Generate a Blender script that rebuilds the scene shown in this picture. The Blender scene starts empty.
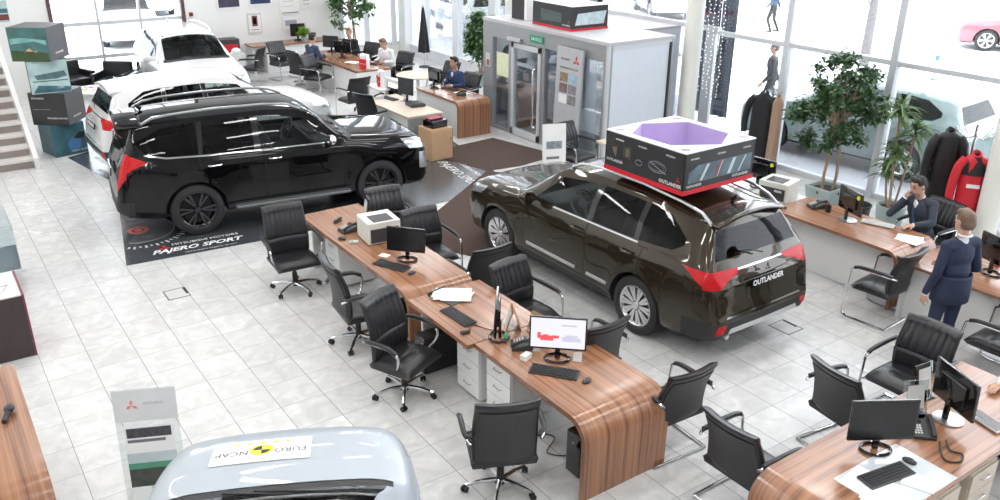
import bpy, bmesh, math, random
import numpy as np
from mathutils import Vector, Matrix, Euler
random.seed(7)
PI = math.pi
COL = bpy.context.scene.collection
SCN = bpy.context.scene

# ------------------------------------------------------------------ materials
MATS = {}
def _nodes(name):
    m = bpy.data.materials.new(name); m.use_nodes = True
    nt = m.node_tree; nt.nodes.clear()
    out = nt.nodes.new('ShaderNodeOutputMaterial')
    return m, nt, out
def N(nt, kind, **kw):
    n = nt.nodes.new('ShaderNode' + kind)
    for k, v in kw.items():
        if k.startswith('i_'):
            key = k[2:]
            key = int(key) if key.isdigit() else key.replace('_', ' ')
            n.inputs[key].default_value = v
        else: setattr(n, k, v)
    return n
def L(nt, a, b): nt.links.new(a, b)
def rgba(c): return (c[0], c[1], c[2], 1.0)
def mat(name, col, rough=.5, metal=0., coat=0., vary=.06, scale=6., bump=0., bscale=200., spec=.5, sheen=0., emit=None, estr=0., flake=0.):
    if name in MATS: return MATS[name]
    m, nt, out = _nodes(name)
    b = N(nt, 'BsdfPrincipled'); L(nt, b.outputs[0], out.inputs[0])
    b.inputs['Roughness'].default_value = rough; b.inputs['Metallic'].default_value = metal
    b.inputs['Coat Weight'].default_value = coat; b.inputs['Coat Roughness'].default_value = .03
    b.inputs['Specular IOR Level'].default_value = spec
    tc = N(nt, 'TexCoord')
    no = N(nt, 'TexNoise'); no.inputs['Scale'].default_value = scale; no.inputs['Detail'].default_value = 3
    L(nt, tc.outputs['Object'], no.inputs['Vector'])
    mr = N(nt, 'MapRange'); mr.inputs['To Min'].default_value = 1 - vary; mr.inputs['To Max'].default_value = 1 + vary
    L(nt, no.outputs['Fac'], mr.inputs['Value'])
    mx = N(nt, 'VectorMath', operation='SCALE'); mx.inputs[0].default_value = col[:3]
    L(nt, mr.outputs[0], mx.inputs['Scale']); L(nt, mx.outputs[0], b.inputs['Base Color'])
    if bump:
        n2 = N(nt, 'TexNoise'); n2.inputs['Scale'].default_value = bscale; n2.inputs['Detail'].default_value = 2
        L(nt, tc.outputs['Object'], n2.inputs['Vector'])
        bp = N(nt, 'Bump'); bp.inputs['Strength'].default_value = bump; bp.inputs['Distance'].default_value = .002
        L(nt, n2.outputs['Fac'], bp.inputs['Height']); L(nt, bp.outputs[0], b.inputs['Normal'])
    if emit:
        b.inputs['Emission Color'].default_value = rgba(emit); b.inputs['Emission Strength'].default_value = estr
    MATS[name] = m
    return m
def glass(name, tint=(.9, .95, .95), refl=1.0, rough=0.0):
    if name in MATS: return MATS[name]
    m, nt, out = _nodes(name)
    tr = N(nt, 'BsdfTransparent'); tr.inputs[0].default_value = rgba(tint)
    gl = N(nt, 'BsdfGlossy'); gl.inputs['Roughness'].default_value = rough; gl.inputs[0].default_value = (1, 1, 1, 1)
    fr = N(nt, 'Fresnel'); fr.inputs[0].default_value = 1.45
    mu = N(nt, 'Math', operation='MULTIPLY'); mu.inputs[1].default_value = refl
    L(nt, fr.outputs[0], mu.inputs[0])
    mx = N(nt, 'MixShader'); L(nt, mu.outputs[0], mx.inputs[0]); L(nt, tr.outputs[0], mx.inputs[1]); L(nt, gl.outputs[0], mx.inputs[2])
    L(nt, mx.outputs[0], out.inputs[0]); MATS[name] = m
    return m
def wood(name, c1, c2, axis, rough=.25, freq=34.):
    """straight-grained veneer: streaks constant along every axis but `axis`"""
    if name in MATS: return MATS[name]
    m, nt, out = _nodes(name)
    b = N(nt, 'BsdfPrincipled'); L(nt, b.outputs[0], out.inputs[0])
    b.inputs['Roughness'].default_value = rough; b.inputs['Coat Weight'].default_value = .25; b.inputs['Coat Roughness'].default_value = .12
    tc = N(nt, 'TexCoord'); mp = N(nt, 'Mapping')
    sc = [.5, .5, .5]; sc[axis] = freq
    mp.inputs['Scale'].default_value = sc
    L(nt, tc.outputs['Object'], mp.inputs[0])
    n1 = N(nt, 'TexNoise'); n1.inputs['Scale'].default_value = 1.; n1.inputs['Detail'].default_value = 5; n1.inputs['Roughness'].default_value = .62
    L(nt, mp.outputs[0], n1.inputs['Vector'])
    r = N(nt, 'ValToRGB'); e = r.color_ramp.elements
    e[0].position = .34; e[0].color = rgba(c2); e[1].position = .66; e[1].color = rgba(c1)
    x = e.new(.5); x.color = rgba([(a * .62 + d * .38) for a, d in zip(c1, c2)])
    L(nt, n1.outputs['Fac'], r.inputs[0]); L(nt, r.outputs[0], b.inputs['Base Color'])
    MATS[name] = m
    return m

# ------------------------------------------------------------------ mesh buffer
class MB:
    def __init__(s): s.v = []; s.f = []; s.m = []; s.s = []; s.M = Matrix()
    def add(s, vs, fs, mi=0, smooth=False):
        o = len(s.v); M = s.M
        s.v += [tuple(M @ Vector(v)) for v in vs]
        for f in fs: s.f.append(tuple(i + o for i in f)); s.m.append(mi); s.s.append(smooth)
        return s
    def box(s, c, d, mi=0, r=None):
        x, y, z = d[0] / 2, d[1] / 2, d[2] / 2
        vs = [Vector((sx * x, sy * y, sz * z)) for sz in (-1, 1) for sy in (-1, 1) for sx in (-1, 1)]
        if r is not None: R = Euler(r).to_matrix(); vs = [R @ v for v in vs]
        vs = [v + Vector(c) for v in vs]
        return s.add(vs, [(0, 2, 3, 1), (4, 5, 7, 6), (0, 1, 5, 4), (2, 6, 7, 3), (0, 4, 6, 2), (1, 3, 7, 5)], mi)
    def box2(s, a, b, mi=0):
        return s.box([(p + q) / 2 for p, q in zip(a, b)], [abs(q - p) for p, q in zip(a, b)], mi)
    def tube(s, pts, r, n=8, mi=0, caps=True, closed=False, flat=1.0):
        P = [Vector(p) for p in pts]; rs = r if isinstance(r, (list, tuple)) else [r] * len(P)
        vs = []; fs = []; k = len(P)
        T = []
        for i in range(k):
            a = P[(i - 1) % k] if (i > 0 or closed) else P[i]; b = P[(i + 1) % k] if (i < k - 1 or closed) else P[i]
            t = (b - a); T.append(t.normalized() if t.length > 1e-9 else Vector((0, 0, 1)))
        ref = Vector((0, 0, 1)) if abs(T[0].z) < .9 else Vector((1, 0, 0))
        u = (ref - T[0] * ref.dot(T[0])).normalized()
        for i in range(k):
            u = (u - T[i] * u.dot(T[i])).normalized(); w = T[i].cross(u)
            for j in range(n):
                a = 2 * PI * j / n
                vs.append(P[i] + (u * math.cos(a) * flat + w * math.sin(a)) * rs[i])
        for i in range(k if closed else k - 1):
            for j in range(n):
                a = i * n + j; b = i * n + (j + 1) % n; c = ((i + 1) % k) * n
                fs.append((a, b, c + (j + 1) % n, c + j))
        if caps and not closed:
            fs.append(tuple(range(n - 1, -1, -1))); fs.append(tuple(range((k - 1) * n, k * n)))
        return s.add(vs, fs, mi, True)
    def cyl(s, p0, p1, r0, r1=None, n=16, mi=0, caps=True):
        return s.tube([p0, p1], [r0, r0 if r1 is None else r1], n, mi, caps)
    def lathe(s, prof, n=24, mi=0, axis='z', close=False):
        vs = []; fs = []; k = len(prof)
        for (r, h) in prof:
            for j in range(n):
                a = 2 * PI * j / n
                x, y = r * math.cos(a), r * math.sin(a)
                vs.append((x, y, h) if axis == 'z' else ((x, h, y) if axis == 'y' else (h, x, y)))
        for i in range(k if close else k - 1):
            for j in range(n):
                i2 = (i + 1) % k
                fs.append((i * n + j, i * n + (j + 1) % n, i2 * n + (j + 1) % n, i2 * n + j))
        return s.add(vs, fs, mi, True)
    def ell(s, c, r, n=12, mi=0, R=None):
        vs = []; fs = []; m = max(4, n // 2)
        for i in range(m + 1):
            t = PI * i / m
            for j in range(n):
                a = 2 * PI * j / n
                v = Vector((r[0] * math.sin(t) * math.cos(a), r[1] * math.sin(t) * math.sin(a), r[2] * math.cos(t)))
                vs.append((R @ v if R else v) + Vector(c))
        for i in range(m):
            for j in range(n): fs.append((i * n + j, (i + 1) * n + j, (i + 1) * n + (j + 1) % n, i * n + (j + 1) % n))
        return s.add(vs, fs, mi, True)
    def grid(s, fn, nu, nv, mi=0, smooth=True):
        vs = [fn(i / nu, j / nv) for i in range(nu + 1) for j in range(nv + 1)]
        fs = [(i * (nv + 1) + j, (i + 1) * (nv + 1) + j, (i + 1) * (nv + 1) + j + 1, i * (nv + 1) + j + 1) for i in range(nu) for j in range(nv)]
        return s.add(vs, fs, mi, smooth)
    def prism(s, poly, h0, h1, axis='z', mi=0):
        """2-D polygon extruded along axis"""
        def P(p, h): return (p[0], p[1], h) if axis == 'z' else ((p[0], h, p[1]) if axis == 'y' else (h, p[0], p[1]))
        n = len(poly)
        vs = [P(p, h0) for p in poly] + [P(p, h1) for p in poly]
        fs = [tuple(range(n - 1, -1, -1)), tuple(range(n, 2 * n))] + [(i, (i + 1) % n, n + (i + 1) % n, n + i) for i in range(n)]
        return s.add(vs, fs, mi)
    def quad(s, a, b, c, d, mi=0): return s.add([a, b, c, d], [(0, 1, 2, 3)], mi)
    def build(s, name, mats, parent=None, bevel=0, seg=2, sharp=40, solid=0, subsurf=0, flip=True):
        me = bpy.data.meshes.new(name); me.from_pydata(s.v, [], s.f)
        mats = mats if isinstance(mats, (list, tuple)) else [mats]
        for m in mats: me.materials.append(m)
        me.polygons.foreach_set('material_index', s.m); me.polygons.foreach_set('use_smooth', s.s)
        me.update(); me.validate()
        if flip:
            bm = bmesh.new(); bm.from_mesh(me); bmesh.ops.recalc_face_normals(bm, faces=bm.faces); bm.to_mesh(me); bm.free()
        if sharp and any(s.s): me.set_sharp_from_angle(angle=math.radians(sharp))
        o = bpy.data.objects.new(name, me); COL.objects.link(o)
        if parent: o.parent = parent
        if solid:
            md = o.modifiers.new('thick', 'SOLIDIFY'); md.thickness = solid; md.offset = 0
        if bevel:
            md = o.modifiers.new('edge', 'BEVEL'); md.width = bevel; md.segments = seg; md.limit_method = 'ANGLE'; md.angle_limit = math.radians(35)
            me.polygons.foreach_set('use_smooth', [True] * len(me.polygons))
            wn = o.modifiers.new('normals', 'WEIGHTED_NORMAL'); wn.keep_sharp = True
        if subsurf:
            md = o.modifiers.new('sub', 'SUBSURF'); md.levels = subsurf; md.render_levels = subsurf
        return o

def tag(o, label=None, cat=None, group=None, kind=None):
    if label: o['label'] = label
    if cat: o['category'] = cat
    if group: o['group'] = group
    if kind: o['kind'] = kind
    return o
def empty(name, loc=(0, 0, 0), rz=0, label=None, cat=None, group=None):
    o = bpy.data.objects.new(name, None); COL.objects.link(o); o.empty_display_size = .2
    o.location = loc; o.rotation_euler = (0, 0, rz)
    return tag(o, label, cat, group)
def place(o, loc, rz=0):
    o.location = loc; o.rotation_euler = (0, 0, rz); return o
def copy_tree(o, parent=None):
    c = o.copy(); COL.objects.link(c); c.parent = parent
    for ch in list(o.children): copy_tree(ch, c)
    return c
def again(o, loc, rz, label, group=None):
    c = copy_tree(o); place(c, loc, rz); c['label'] = label
    if group: c['group'] = group
    return c
def structure(o): o['kind'] = 'structure'; return o
def text_mesh(name, txt, size, material, M, parent=None, shear=0, depth=.001, align='CENTER', spacing=1.0, bold=0.0):
    cu = bpy.data.curves.new(name, 'FONT'); cu.body = txt; cu.size = size; cu.align_x = align; cu.align_y = 'CENTER'
    cu.extrude = depth; cu.shear = shear; cu.space_character = spacing; cu.offset = bold
    cu.resolution_u = 2
    o = bpy.data.objects.new(name, cu); COL.objects.link(o)
    dg = bpy.context.evaluated_depsgraph_get()
    me = bpy.data.meshes.new_from_object(o.evaluated_get(dg)); bpy.data.objects.remove(o)
    me.transform(M); me.materials.clear(); me.materials.append(material)
    o = bpy.data.objects.new(name, me); COL.objects.link(o); o.parent = parent
    return o
def frame(o, x, y):
    """matrix whose local x runs along x, local y along y, z out of the sheet, origin o"""
    x = Vector(x).normalized(); y = Vector(y); y = (y - x * y.dot(x)).normalized(); z = x.cross(y)
    M = Matrix((x, y, z)).transposed().to_4x4(); M.translation = Vector(o); return M
def diamonds(name, size, material, M, parent=None, depth=.003):
    """three-diamond mark, one lozenge up, two at the sides"""
    b = MB()
    for a in (90, 210, 330):
        a = math.radians(a); d = Vector((math.cos(a), math.sin(a), 0)); n = Vector((-d.y, d.x, 0))
        q = [Vector((0, 0, 0)), d * .5 * size + n * .289 * size * .95, d * size, d * .5 * size - n * .289 * size * .95]
        q = [v * .98 + d * size * .02 for v in q]
        b.add([v for v in q] + [v + Vector((0, 0, depth)) for v in q], [(0, 3, 2, 1), (4, 5, 6, 7), (0, 1, 5, 4), (1, 2, 6, 5), (2, 3, 7, 6), (3, 0, 4, 7)])
    o = b.build(name, material, parent); o.data.transform(M); return o

# pchip interpolation for the car lofts
def pchip(x, y, xi):
    x = np.asarray(x, float); y = np.asarray(y, float); h = np.diff(x); d = np.diff(y) / h
    m = np.zeros_like(y)
    for i in range(1, len(x) - 1):
        if d[i - 1] * d[i] > 0:
            w1 = 2 * h[i] + h[i - 1]; w2 = h[i] + 2 * h[i - 1]
            m[i] = (w1 + w2) / (w1 / d[i - 1] + w2 / d[i])
    m[0] = d[0]; m[-1] = d[-1]
    k = np.clip(np.searchsorted(x, xi) - 1, 0, len(h) - 1); t = (xi - x[k]) / h[k]
    return ((1 + 2 * t) * (1 - t) ** 2) * y[k] + t * (1 - t) ** 2 * h[k] * m[k] + t * t * (3 - 2 * t) * y[k + 1] + t * t * (t - 1) * h[k] * m[k + 1]
# ------------------------------------------------------------------ the showroom shell
CAM_F = .8430557; CAM_ANG = (.401754, .0099355, .6137455); CAM_H = 4.69
XW, YB, ZC = 12.9, 23.6, 7.2          # glazed wall, back wall, ceiling
XL, YF = -4.0, -4.5
def floor_mat():
    m, nt, out = _nodes('floor tiles')
    b = N(nt, 'BsdfPrincipled'); L(nt, b.outputs[0], out.inputs[0])
    b.inputs['Roughness'].default_value = .30; b.inputs['Specular IOR Level'].default_value = .45
    ge = N(nt, 'NewGeometry'); sx = N(nt, 'SeparateXYZ'); L(nt, ge.outputs['Position'], sx.inputs[0])
    def lines(sock, off, wd):
        a = N(nt, 'Math', operation='ADD'); a.inputs[1].default_value = -off + 450; L(nt, sock, a.inputs[0])
        d = N(nt, 'Math', operation='DIVIDE'); d.inputs[1].default_value = .45; L(nt, a.outputs[0], d.inputs[0])
        fr = N(nt, 'Math', operation='FRACT'); L(nt, d.outputs[0], fr.inputs[0])
        s = N(nt, 'Math', operation='SUBTRACT'); s.inputs[1].default_value = .5; L(nt, fr.outputs[0], s.inputs[0])
        ab = N(nt, 'Math', operation='ABSOLUTE'); L(nt, s.outputs[0], ab.inputs[0])
        g = N(nt, 'Math', operation='GREATER_THAN'); g.inputs[1].default_value = .5 - wd / .45; L(nt, ab.outputs[0], g.inputs[0])
        fl = N(nt, 'Math', operation='FLOOR'); L(nt, d.outputs[0], fl.inputs[0])
        return g.outputs[0], fl.outputs[0]
    gx, fx = lines(sx.outputs[0], 2.295, .0032); gy, fy = lines(sx.outputs[1], 6.968, .0028)
    # marble clouding, different in every tile
    cb = N(nt, 'CombineXYZ'); L(nt, fx, cb.inputs[0]); L(nt, fy, cb.inputs[1])
    wn = N(nt, 'TexWhiteNoise'); L(nt, cb.outputs[0], wn.inputs['Vector'])
    sc = N(nt, 'VectorMath', operation='SCALE'); sc.inputs['Scale'].default_value = 30; L(nt, wn.outputs['Color'], sc.inputs[0])
    ad = N(nt, 'VectorMath', operation='ADD'); L(nt, sc.outputs[0], ad.inputs[0]); L(nt, ge.outputs['Position'], ad.inputs[1])
    no = N(nt, 'TexNoise'); no.inputs['Scale'].default_value = 5; no.inputs['Detail'].default_value = 5; no.inputs['Distortion'].default_value = 1.2
    L(nt, ad.outputs[0], no.inputs['Vector'])
    r = N(nt, 'ValToRGB'); e = r.color_ramp.elements
    e[0].position = .35; e[0].color = (.56, .56, .555, 1); e[1].position = .62; e[1].color = (.66, .66, .65, 1)
    x = e.new(.72); x.color = (.74, .74, .73, 1)
    L(nt, no.outputs['Fac'], r.inputs[0])
    mr = N(nt, 'MapRange'); mr.inputs['To Min'].default_value = .94; mr.inputs['To Max'].default_value = 1.03; L(nt, wn.outputs['Value'], mr.inputs['Value'])
    vs = N(nt, 'VectorMath', operation='SCALE'); L(nt, r.outputs[0], vs.inputs[0]); L(nt, mr.outputs[0], vs.inputs['Scale'])
    m1 = N(nt, 'MixRGB'); m1.inputs[2].default_value = (.30, .30, .29, 1); L(nt, gy, m1.inputs[0]); L(nt, vs.outputs[0], m1.inputs[1])
    m2 = N(nt, 'MixRGB'); m2.inputs[2].default_value = (.20, .20, .195, 1); L(nt, gx, m2.inputs[0]); L(nt, m1.outputs[0], m2.inputs[1])
    L(nt, m2.outputs[0], b.inputs['Base Color'])
    return m
M_floor = floor_mat()
M_wall = mat('white wall paint', (.82, .82, .81), .7, vary=.015, scale=2)
M_frame = mat('window aluminium', (.62, .64, .67), .4, .25, vary=.03)
M_kiosk = mat('grey aluminium', (.36, .37, .385), .4, .5, vary=.03)
M_colm = mat('cream column paint', (.80, .80, .75), .6, vary=.02)
G_pane = glass('window glass', (.94, .96, .97), .8)
M_snow = mat('trodden snow', (.86, .87, .89), .9, vary=.10, scale=.35, bump=.4, bscale=3)
M_pave = mat('grey pavement', (.36, .37, .40), .5, vary=.25, scale=.8)  # blotchy blue-grey paving strip outside the glazed wall

structure(MB().box2((XL, YF, -.12), (XW, YB, 0)).build('floor', M_floor))
structure(MB().box2((XL, YF, ZC), (XW, YB, ZC + .15)).build('ceiling', mat('white ceiling', (.75, .75, .75), .8)))
structure(MB().box2((XL - .2, YF, 0), (XL, YB, ZC)).build('wall_left', M_wall))
structure(MB().box2((XL - .2, YF - .2, 0), (XW, YF, ZC)).build('wall_front', mat('grey wall paint', (.45, .45, .45), .8)))
# back wall: white, one window between the stair and the posters, another next to the corner
b = MB(); wx0, wx1, wz0, wz1 = 3.10, 6.36, .25, 4.6
vx0, vx1, vz0 = 10.75, 12.80, .30
b.box2((XL, YB, 0), (wx0, YB + .25, ZC)); b.box2((wx1, YB, 0), (vx0, YB + .25, ZC)); b.box2((wx0, YB, 0), (wx1, YB + .25, wz0)); b.box2((wx0, YB, wz1), (wx1, YB + .25, ZC))
b.box2((vx0, YB, 0), (vx1, YB + .25, vz0)); b.box2((vx0, YB, wz1), (vx1, YB + .25, ZC)); b.box2((vx1, YB, 0), (XW + .25, YB + .25, ZC))
structure(b.build('wall_back', M_wall))
b = MB()
for z in (wz0 + .03, .72, 1.55, 2.9, wz1 - .03): b.box2((wx0, YB + .04, z - .045), (wx1, YB + .14, z + .045))
for x in (4.21, 5.23): b.box2((x - .03, YB + .03, wz0), (x + .03, YB + .14, wz1))
wf = structure(b.build('window_1', M_frame))
tr = MB(); tr.box2((wx0, YB - .02, wz0), (wx0 + .09, YB + .15, wz1)); tr.box2((wx1 - .09, YB - .02, wz0), (wx1, YB + .15, wz1)); tr.build('window_frame', mat('dark window frame', (.10, .06, .055), .5), wf)
MB().box2((wx0, YB + .085, wz0), (wx1, YB + .095, wz1)).build('pane', G_pane, wf)
M_wfr = mat('white window frame', (.74, .76, .79), .4, .1)
b = MB()
for z in (vz0 + .04, 2.6, wz1 - .04): b.box2((vx0, YB + .04, z - .05), (vx1, YB + .14, z + .05))
for x in (vx0 + .05, 11.64, 12.55): b.box2((x - .09, YB - .02, vz0), (x + .09, YB + .14, wz1))
wf = structure(b.build('window_2', M_wfr))
MB().box2((vx0, YB + .085, vz0), (vx1, YB + .095, wz1)).build('pane', G_pane, wf)
# glazed wall on the street side
ys = [-.75, 1.30, 3.35, 5.40, 7.45, 9.50]
b = MB()
for y in ys: b.box2((XW - .06, y - .06, 0), (XW + .10, y + .06, ZC))
for z in (.04, 2.24, 4.4): b.box2((XW - .04, YF, z - .04), (XW + .08, 11.1, z + .04))
b.box2((XW - .04, 11.1, 2.25), (XW + .08, 15.2, 2.34))
w2 = structure(b.build('window_3', M_frame))
b = MB(); yy = [YF] + ys + [11.16]
for a, c in zip(yy[:-1], yy[1:]): b.box2((XW + .015, a + .06, .08), (XW + .027, c - .06, ZC))
b.box2((XW + .015, 11.2, 2.34), (XW + .027, 15.2, ZC))
b.build('pane', G_pane, w2)
ys2 = [15.25, 18.72, 20.54, 22.3]
b = MB()
for y in ys2: b.box2((XW - .06, y - .14, 0), (XW + .12, y + .14, ZC))
for z in (.32, 4.4): b.box2((XW - .04, 15.2, z - .04), (XW + .08, YB, z + .04))
b.box2((XW - .02, 15.2, 0), (XW + .06, YB, .3))
w3 = structure(b.build('window_4', M_wfr))
b = MB(); yy = ys2 + [23.5]
for a, c in zip(yy[:-1], yy[1:]): b.box2((XW + .015, a + .14, .36), (XW + .027, c - .14, ZC))
b.build('pane', G_pane, w3)
b = MB(); b.box2((XW - .02, 11.16, 0), (XW + .06, 11.4, 2.26)); b.box2((XW - .02, 14.9, 0), (XW + .06, 15.2, 2.26))
for y in (12.2, 13.1, 14.0): b.box2((XW - .02, y - .05, 0), (XW + .06, y + .05, 2.26))
d1 = structure(b.build('door_1', M_frame)); b = MB(); b.box2((XW + .015, 11.4, .02), (XW + .027, 14.9, 2.24)); b.build('pane', G_pane, d1)
# round columns and the white column in the corner
for x, y, r in ((12.25, 11.15, .17), (11.5, 4.93, .15), (12.5, 17.35, .16)):
    c = MB(); c.cyl((x, y, 0), (x, y, ZC), r, None, 28); structure(c.build('pillar', M_colm))
structure(MB().box2((12.72, 23.2, 0), (12.98, 23.62, ZC)).build('pillar', M_wall))
# outside
structure(MB().box2((-60, -60, -.3), (120, 120, -.14)).build('street', M_snow))
structure(MB().box2((XW + .2, -20, -.139), (16.2, 40, -.10)).build('sidewalk', M_pave))

# light: white overcast sky outdoors, rows of ceiling lamps indoors
w = bpy.data.worlds.new('overcast'); SCN.world = w; w.use_nodes = True
nt = w.node_tree; nt.nodes.clear(); bg = N(nt, 'Background'); ou = N(nt, 'OutputWorld'); L(nt, bg.outputs[0], ou.inputs[0])
tc = N(nt, 'TexCoord'); se = N(nt, 'SeparateXYZ'); L(nt, tc.outputs['Generated'], se.inputs[0])
rp = N(nt, 'ValToRGB'); rp.color_ramp.elements[0].color = (.86, .90, .97, 1); rp.color_ramp.elements[1].color = (.95, .97, 1, 1)
L(nt, se.outputs[2], rp.inputs[0]); L(nt, rp.outputs[0], bg.inputs[0]); bg.inputs[1].default_value = 4.2
M_lamp = mat('lamp panel', (.9, .9, .9), .5, emit=(1, .98, .95), estr=4)
k = 0
for x in (-2.4, 1.2, 4.8, 8.4, 11.6):
    for y in (-2.4, 2.2, 6.8, 11.4, 16.0, 20.6):
        la = bpy.data.lights.new('ceiling_lamp', 'AREA'); la.shape = 'RECTANGLE'; la.size = 1.6; la.size_y = .35; la.energy = 42; la.color = (1, .985, .96)
        lo = bpy.data.objects.new('ceiling_lamp', la); COL.objects.link(lo); lo.location = (x, y, ZC - .12)
SCN.view_settings.exposure = 0.62
SCN.cycles.use_denoising = True
SCN.cycles.max_bounces = 10; SCN.cycles.transparent_max_bounces = 16; SCN.cycles.diffuse_bounces = 4; SCN.cycles.glossy_bounces = 4
SCN.cycles.caustics_reflective = False; SCN.cycles.caustics_refractive = False
SCN.cycles.sample_clamp_indirect = 8
# ------------------------------------------------------------------ cars
M_tyre = mat('tyre rubber', (.022, .022, .023), .75, bump=.3, bscale=90)
M_gap = mat('shut line', (.006, .006, .006), .9)
M_blk = mat('black plastic', (.02, .02, .021), .55)
M_gloss = mat('gloss black', (.008, .008, .009), .08, coat=.5)
M_chrome = mat('chrome', (.66, .66, .67), .08, 1.0, vary=.01)
M_alu = mat('satin aluminium', (.62, .63, .64), .3, 1.0)
M_lining = mat('car lining', (.02, .02, .022), .85)
M_seatc = mat('car seat cloth', (.05, .048, .047), .7)
M_red = mat('tail lamp red', (.50, .006, .010), .2, coat=.25, vary=.25, scale=30, spec=.2)
M_redl = mat('red lens pale', (.75, .25, .24), .15, coat=.5)
M_lens = mat('head lamp lens', (.55, .58, .6), .05, .6, coat=1., vary=.4, scale=22)
M_white = mat('white print', (.82, .82, .82), .5)
M_redp = mat('red print', (.62, .015, .03), .4)
G_clear = glass('car clear glass', (.62, .70, .68), .65)
G_tint = glass('car privacy glass', (.08, .09, .09), .65)

OUT_ST = [  # s, hw, zb, zbelt, ybelt, zedge, yedge, ztop
 (0.00, .60, .36, .70, .56, .73, .46, .75), (.05, .72, .28, .80, .68, .825, .57, .85), (.14, .82, .24, .87, .75, .905, .63, .935),
 (.34, .875, .23, .93, .80, .97, .69, 1.0), (.70, .895, .23, .975, .83, 1.015, .72, 1.05), (1.08, .90, .22, 1.01, .845, 1.05, .735, 1.09),
 (1.27, .90, .22, 1.025, .85, 1.07, .735, 1.115), (1.40, .90, .22, 1.035, .85, 1.125, .73, 1.175), (1.95, .90, .22, 1.05, .85, 1.46, .645, 1.55),
 (2.15, .90, .22, 1.055, .85, 1.525, .62, 1.62), (2.7, .90, .22, 1.07, .845, 1.56, .60, 1.665), (3.4, .90, .22, 1.09, .84, 1.555, .59, 1.655),
 (4.05, .895, .23, 1.11, .825, 1.515, .575, 1.605), (4.28, .88, .25, 1.115, .81, 1.48, .565, 1.565), (4.36, .87, .26, 1.11, .80, 1.415, .585, 1.44),
 (4.54, .845, .29, 1.07, .775, 1.135, .70, 1.15), (4.60, .82, .31, 1.02, .755, 1.055, .71, 1.065), (4.66, .78, .34, .95, .72, .975, .68, .985), (4.695, .74, .38, .86, .69, .90, .64, .91)]
SIL_ST = [  # shorter, rounder nose
 (0.00, .34, .36, .70, .32, .73, .26, .75), (.04, .50, .28, .80, .46, .825, .38, .85), (.12, .68, .24, .88, .60, .905, .50, .94),
 (.26, .80, .23, .94, .72, .965, .62, 1.0), (.48, .875, .23, .98, .79, 1.01, .69, 1.05), (.76, .90, .22, 1.01, .83, 1.045, .73, 1.085),
 (1.04, .90, .22, 1.025, .845, 1.065, .735, 1.11), (1.18, .90, .22, 1.035, .85, 1.125, .73, 1.175), (1.75, .90, .22, 1.05, .85, 1.46, .645, 1.55)] + OUT_ST[9:]
PAJ_ST = [
 (0.00, .60, .42, .80, .56, .84, .46, .86), (.05, .72, .36, .92, .68, .95, .58, .97), (.15, .83, .30, .985, .76, 1.03, .64, 1.05),
 (.36, .885, .28, 1.03, .80, 1.08, .70, 1.105), (.72, .90, .28, 1.07, .83, 1.115, .73, 1.15), (1.10, .905, .29, 1.10, .845, 1.145, .74, 1.185),
 (1.32, .905, .29, 1.115, .85, 1.165, .74, 1.21), (1.46, .905, .29, 1.125, .85, 1.225, .735, 1.275), (1.98, .905, .29, 1.14, .85, 1.575, .665, 1.655),
 (2.18, .905, .29, 1.145, .85, 1.635, .645, 1.72), (2.7, .905, .29, 1.15, .85, 1.665, .635, 1.755), (3.4, .905, .29, 1.17, .845, 1.66, .63, 1.755),
 (4.15, .90, .30, 1.21, .83, 1.625, .615, 1.725), (4.42, .89, .33, 1.23, .815, 1.585, .60, 1.685), (4.48, .885, .34, 1.22, .805, 1.52, .61, 1.55),
 (4.64, .86, .37, 1.17, .78, 1.235, .70, 1.25), (4.70, .83, .40, 1.10, .755, 1.14, .71, 1.15), (4.75, .79, .43, 1.02, .73, 1.05, .68, 1.06), (4.785, .75, .46, .93, .70, .97, .65, .98)]

def poly_in(p, poly):
    x, y = p; c = False; n = len(poly); j = n - 1
    for i in range(n):
        xi, yi = poly[i]; xj, yj = poly[j]
        if (yi > y) != (yj > y) and x < (xj - xi) * (y - yi) / (yj - yi) + xi: c = not c
        j = i
    return c

class Cutter:
    """slices a body along the outline of a region seen along one axis and marks the faces inside"""
    def __init__(s, bm): s.bm = bm
    def cut(s, poly, ax, cond, mi):
        i, j = ax; bm = s.bm
        x0 = min(p[0] for p in poly); x1 = max(p[0] for p in poly); y0 = min(p[1] for p in poly); y1 = max(p[1] for p in poly)
        n = len(poly)
        for k in range(n):
            a, b = poly[k], poly[(k + 1) % n]
            co = [0, 0, 0]; co[i] = a[0]; co[j] = a[1]
            no = [0, 0, 0]; no[i] = b[1] - a[1]; no[j] = a[0] - b[0]
            fs = []
            for f in bm.faces:
                if f.material_index in s.done: continue
                c = f.calc_center_median()
                if not cond(c, f.normal): continue
                us = [v.co[i] for v in f.verts]; vs = [v.co[j] for v in f.verts]
                if max(us) < x0 - 1e-4 or min(us) > x1 + 1e-4 or max(vs) < y0 - 1e-4 or min(vs) > y1 + 1e-4: continue
                fs.append(f)
            if not fs: continue
            g = list(set(fs) | {e for f in fs for e in f.edges} | {v for f in fs for v in f.verts})
            bmesh.ops.bisect_plane(bm, geom=g, dist=1e-5, plane_co=co, plane_no=no)
        for f in bm.faces:
            if f.material_index in s.done: continue
            c = f.calc_center_median()
            if cond(c, f.normal) and poly_in((c[i], c[j]), poly): f.material_index = mi
    done = ()

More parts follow.
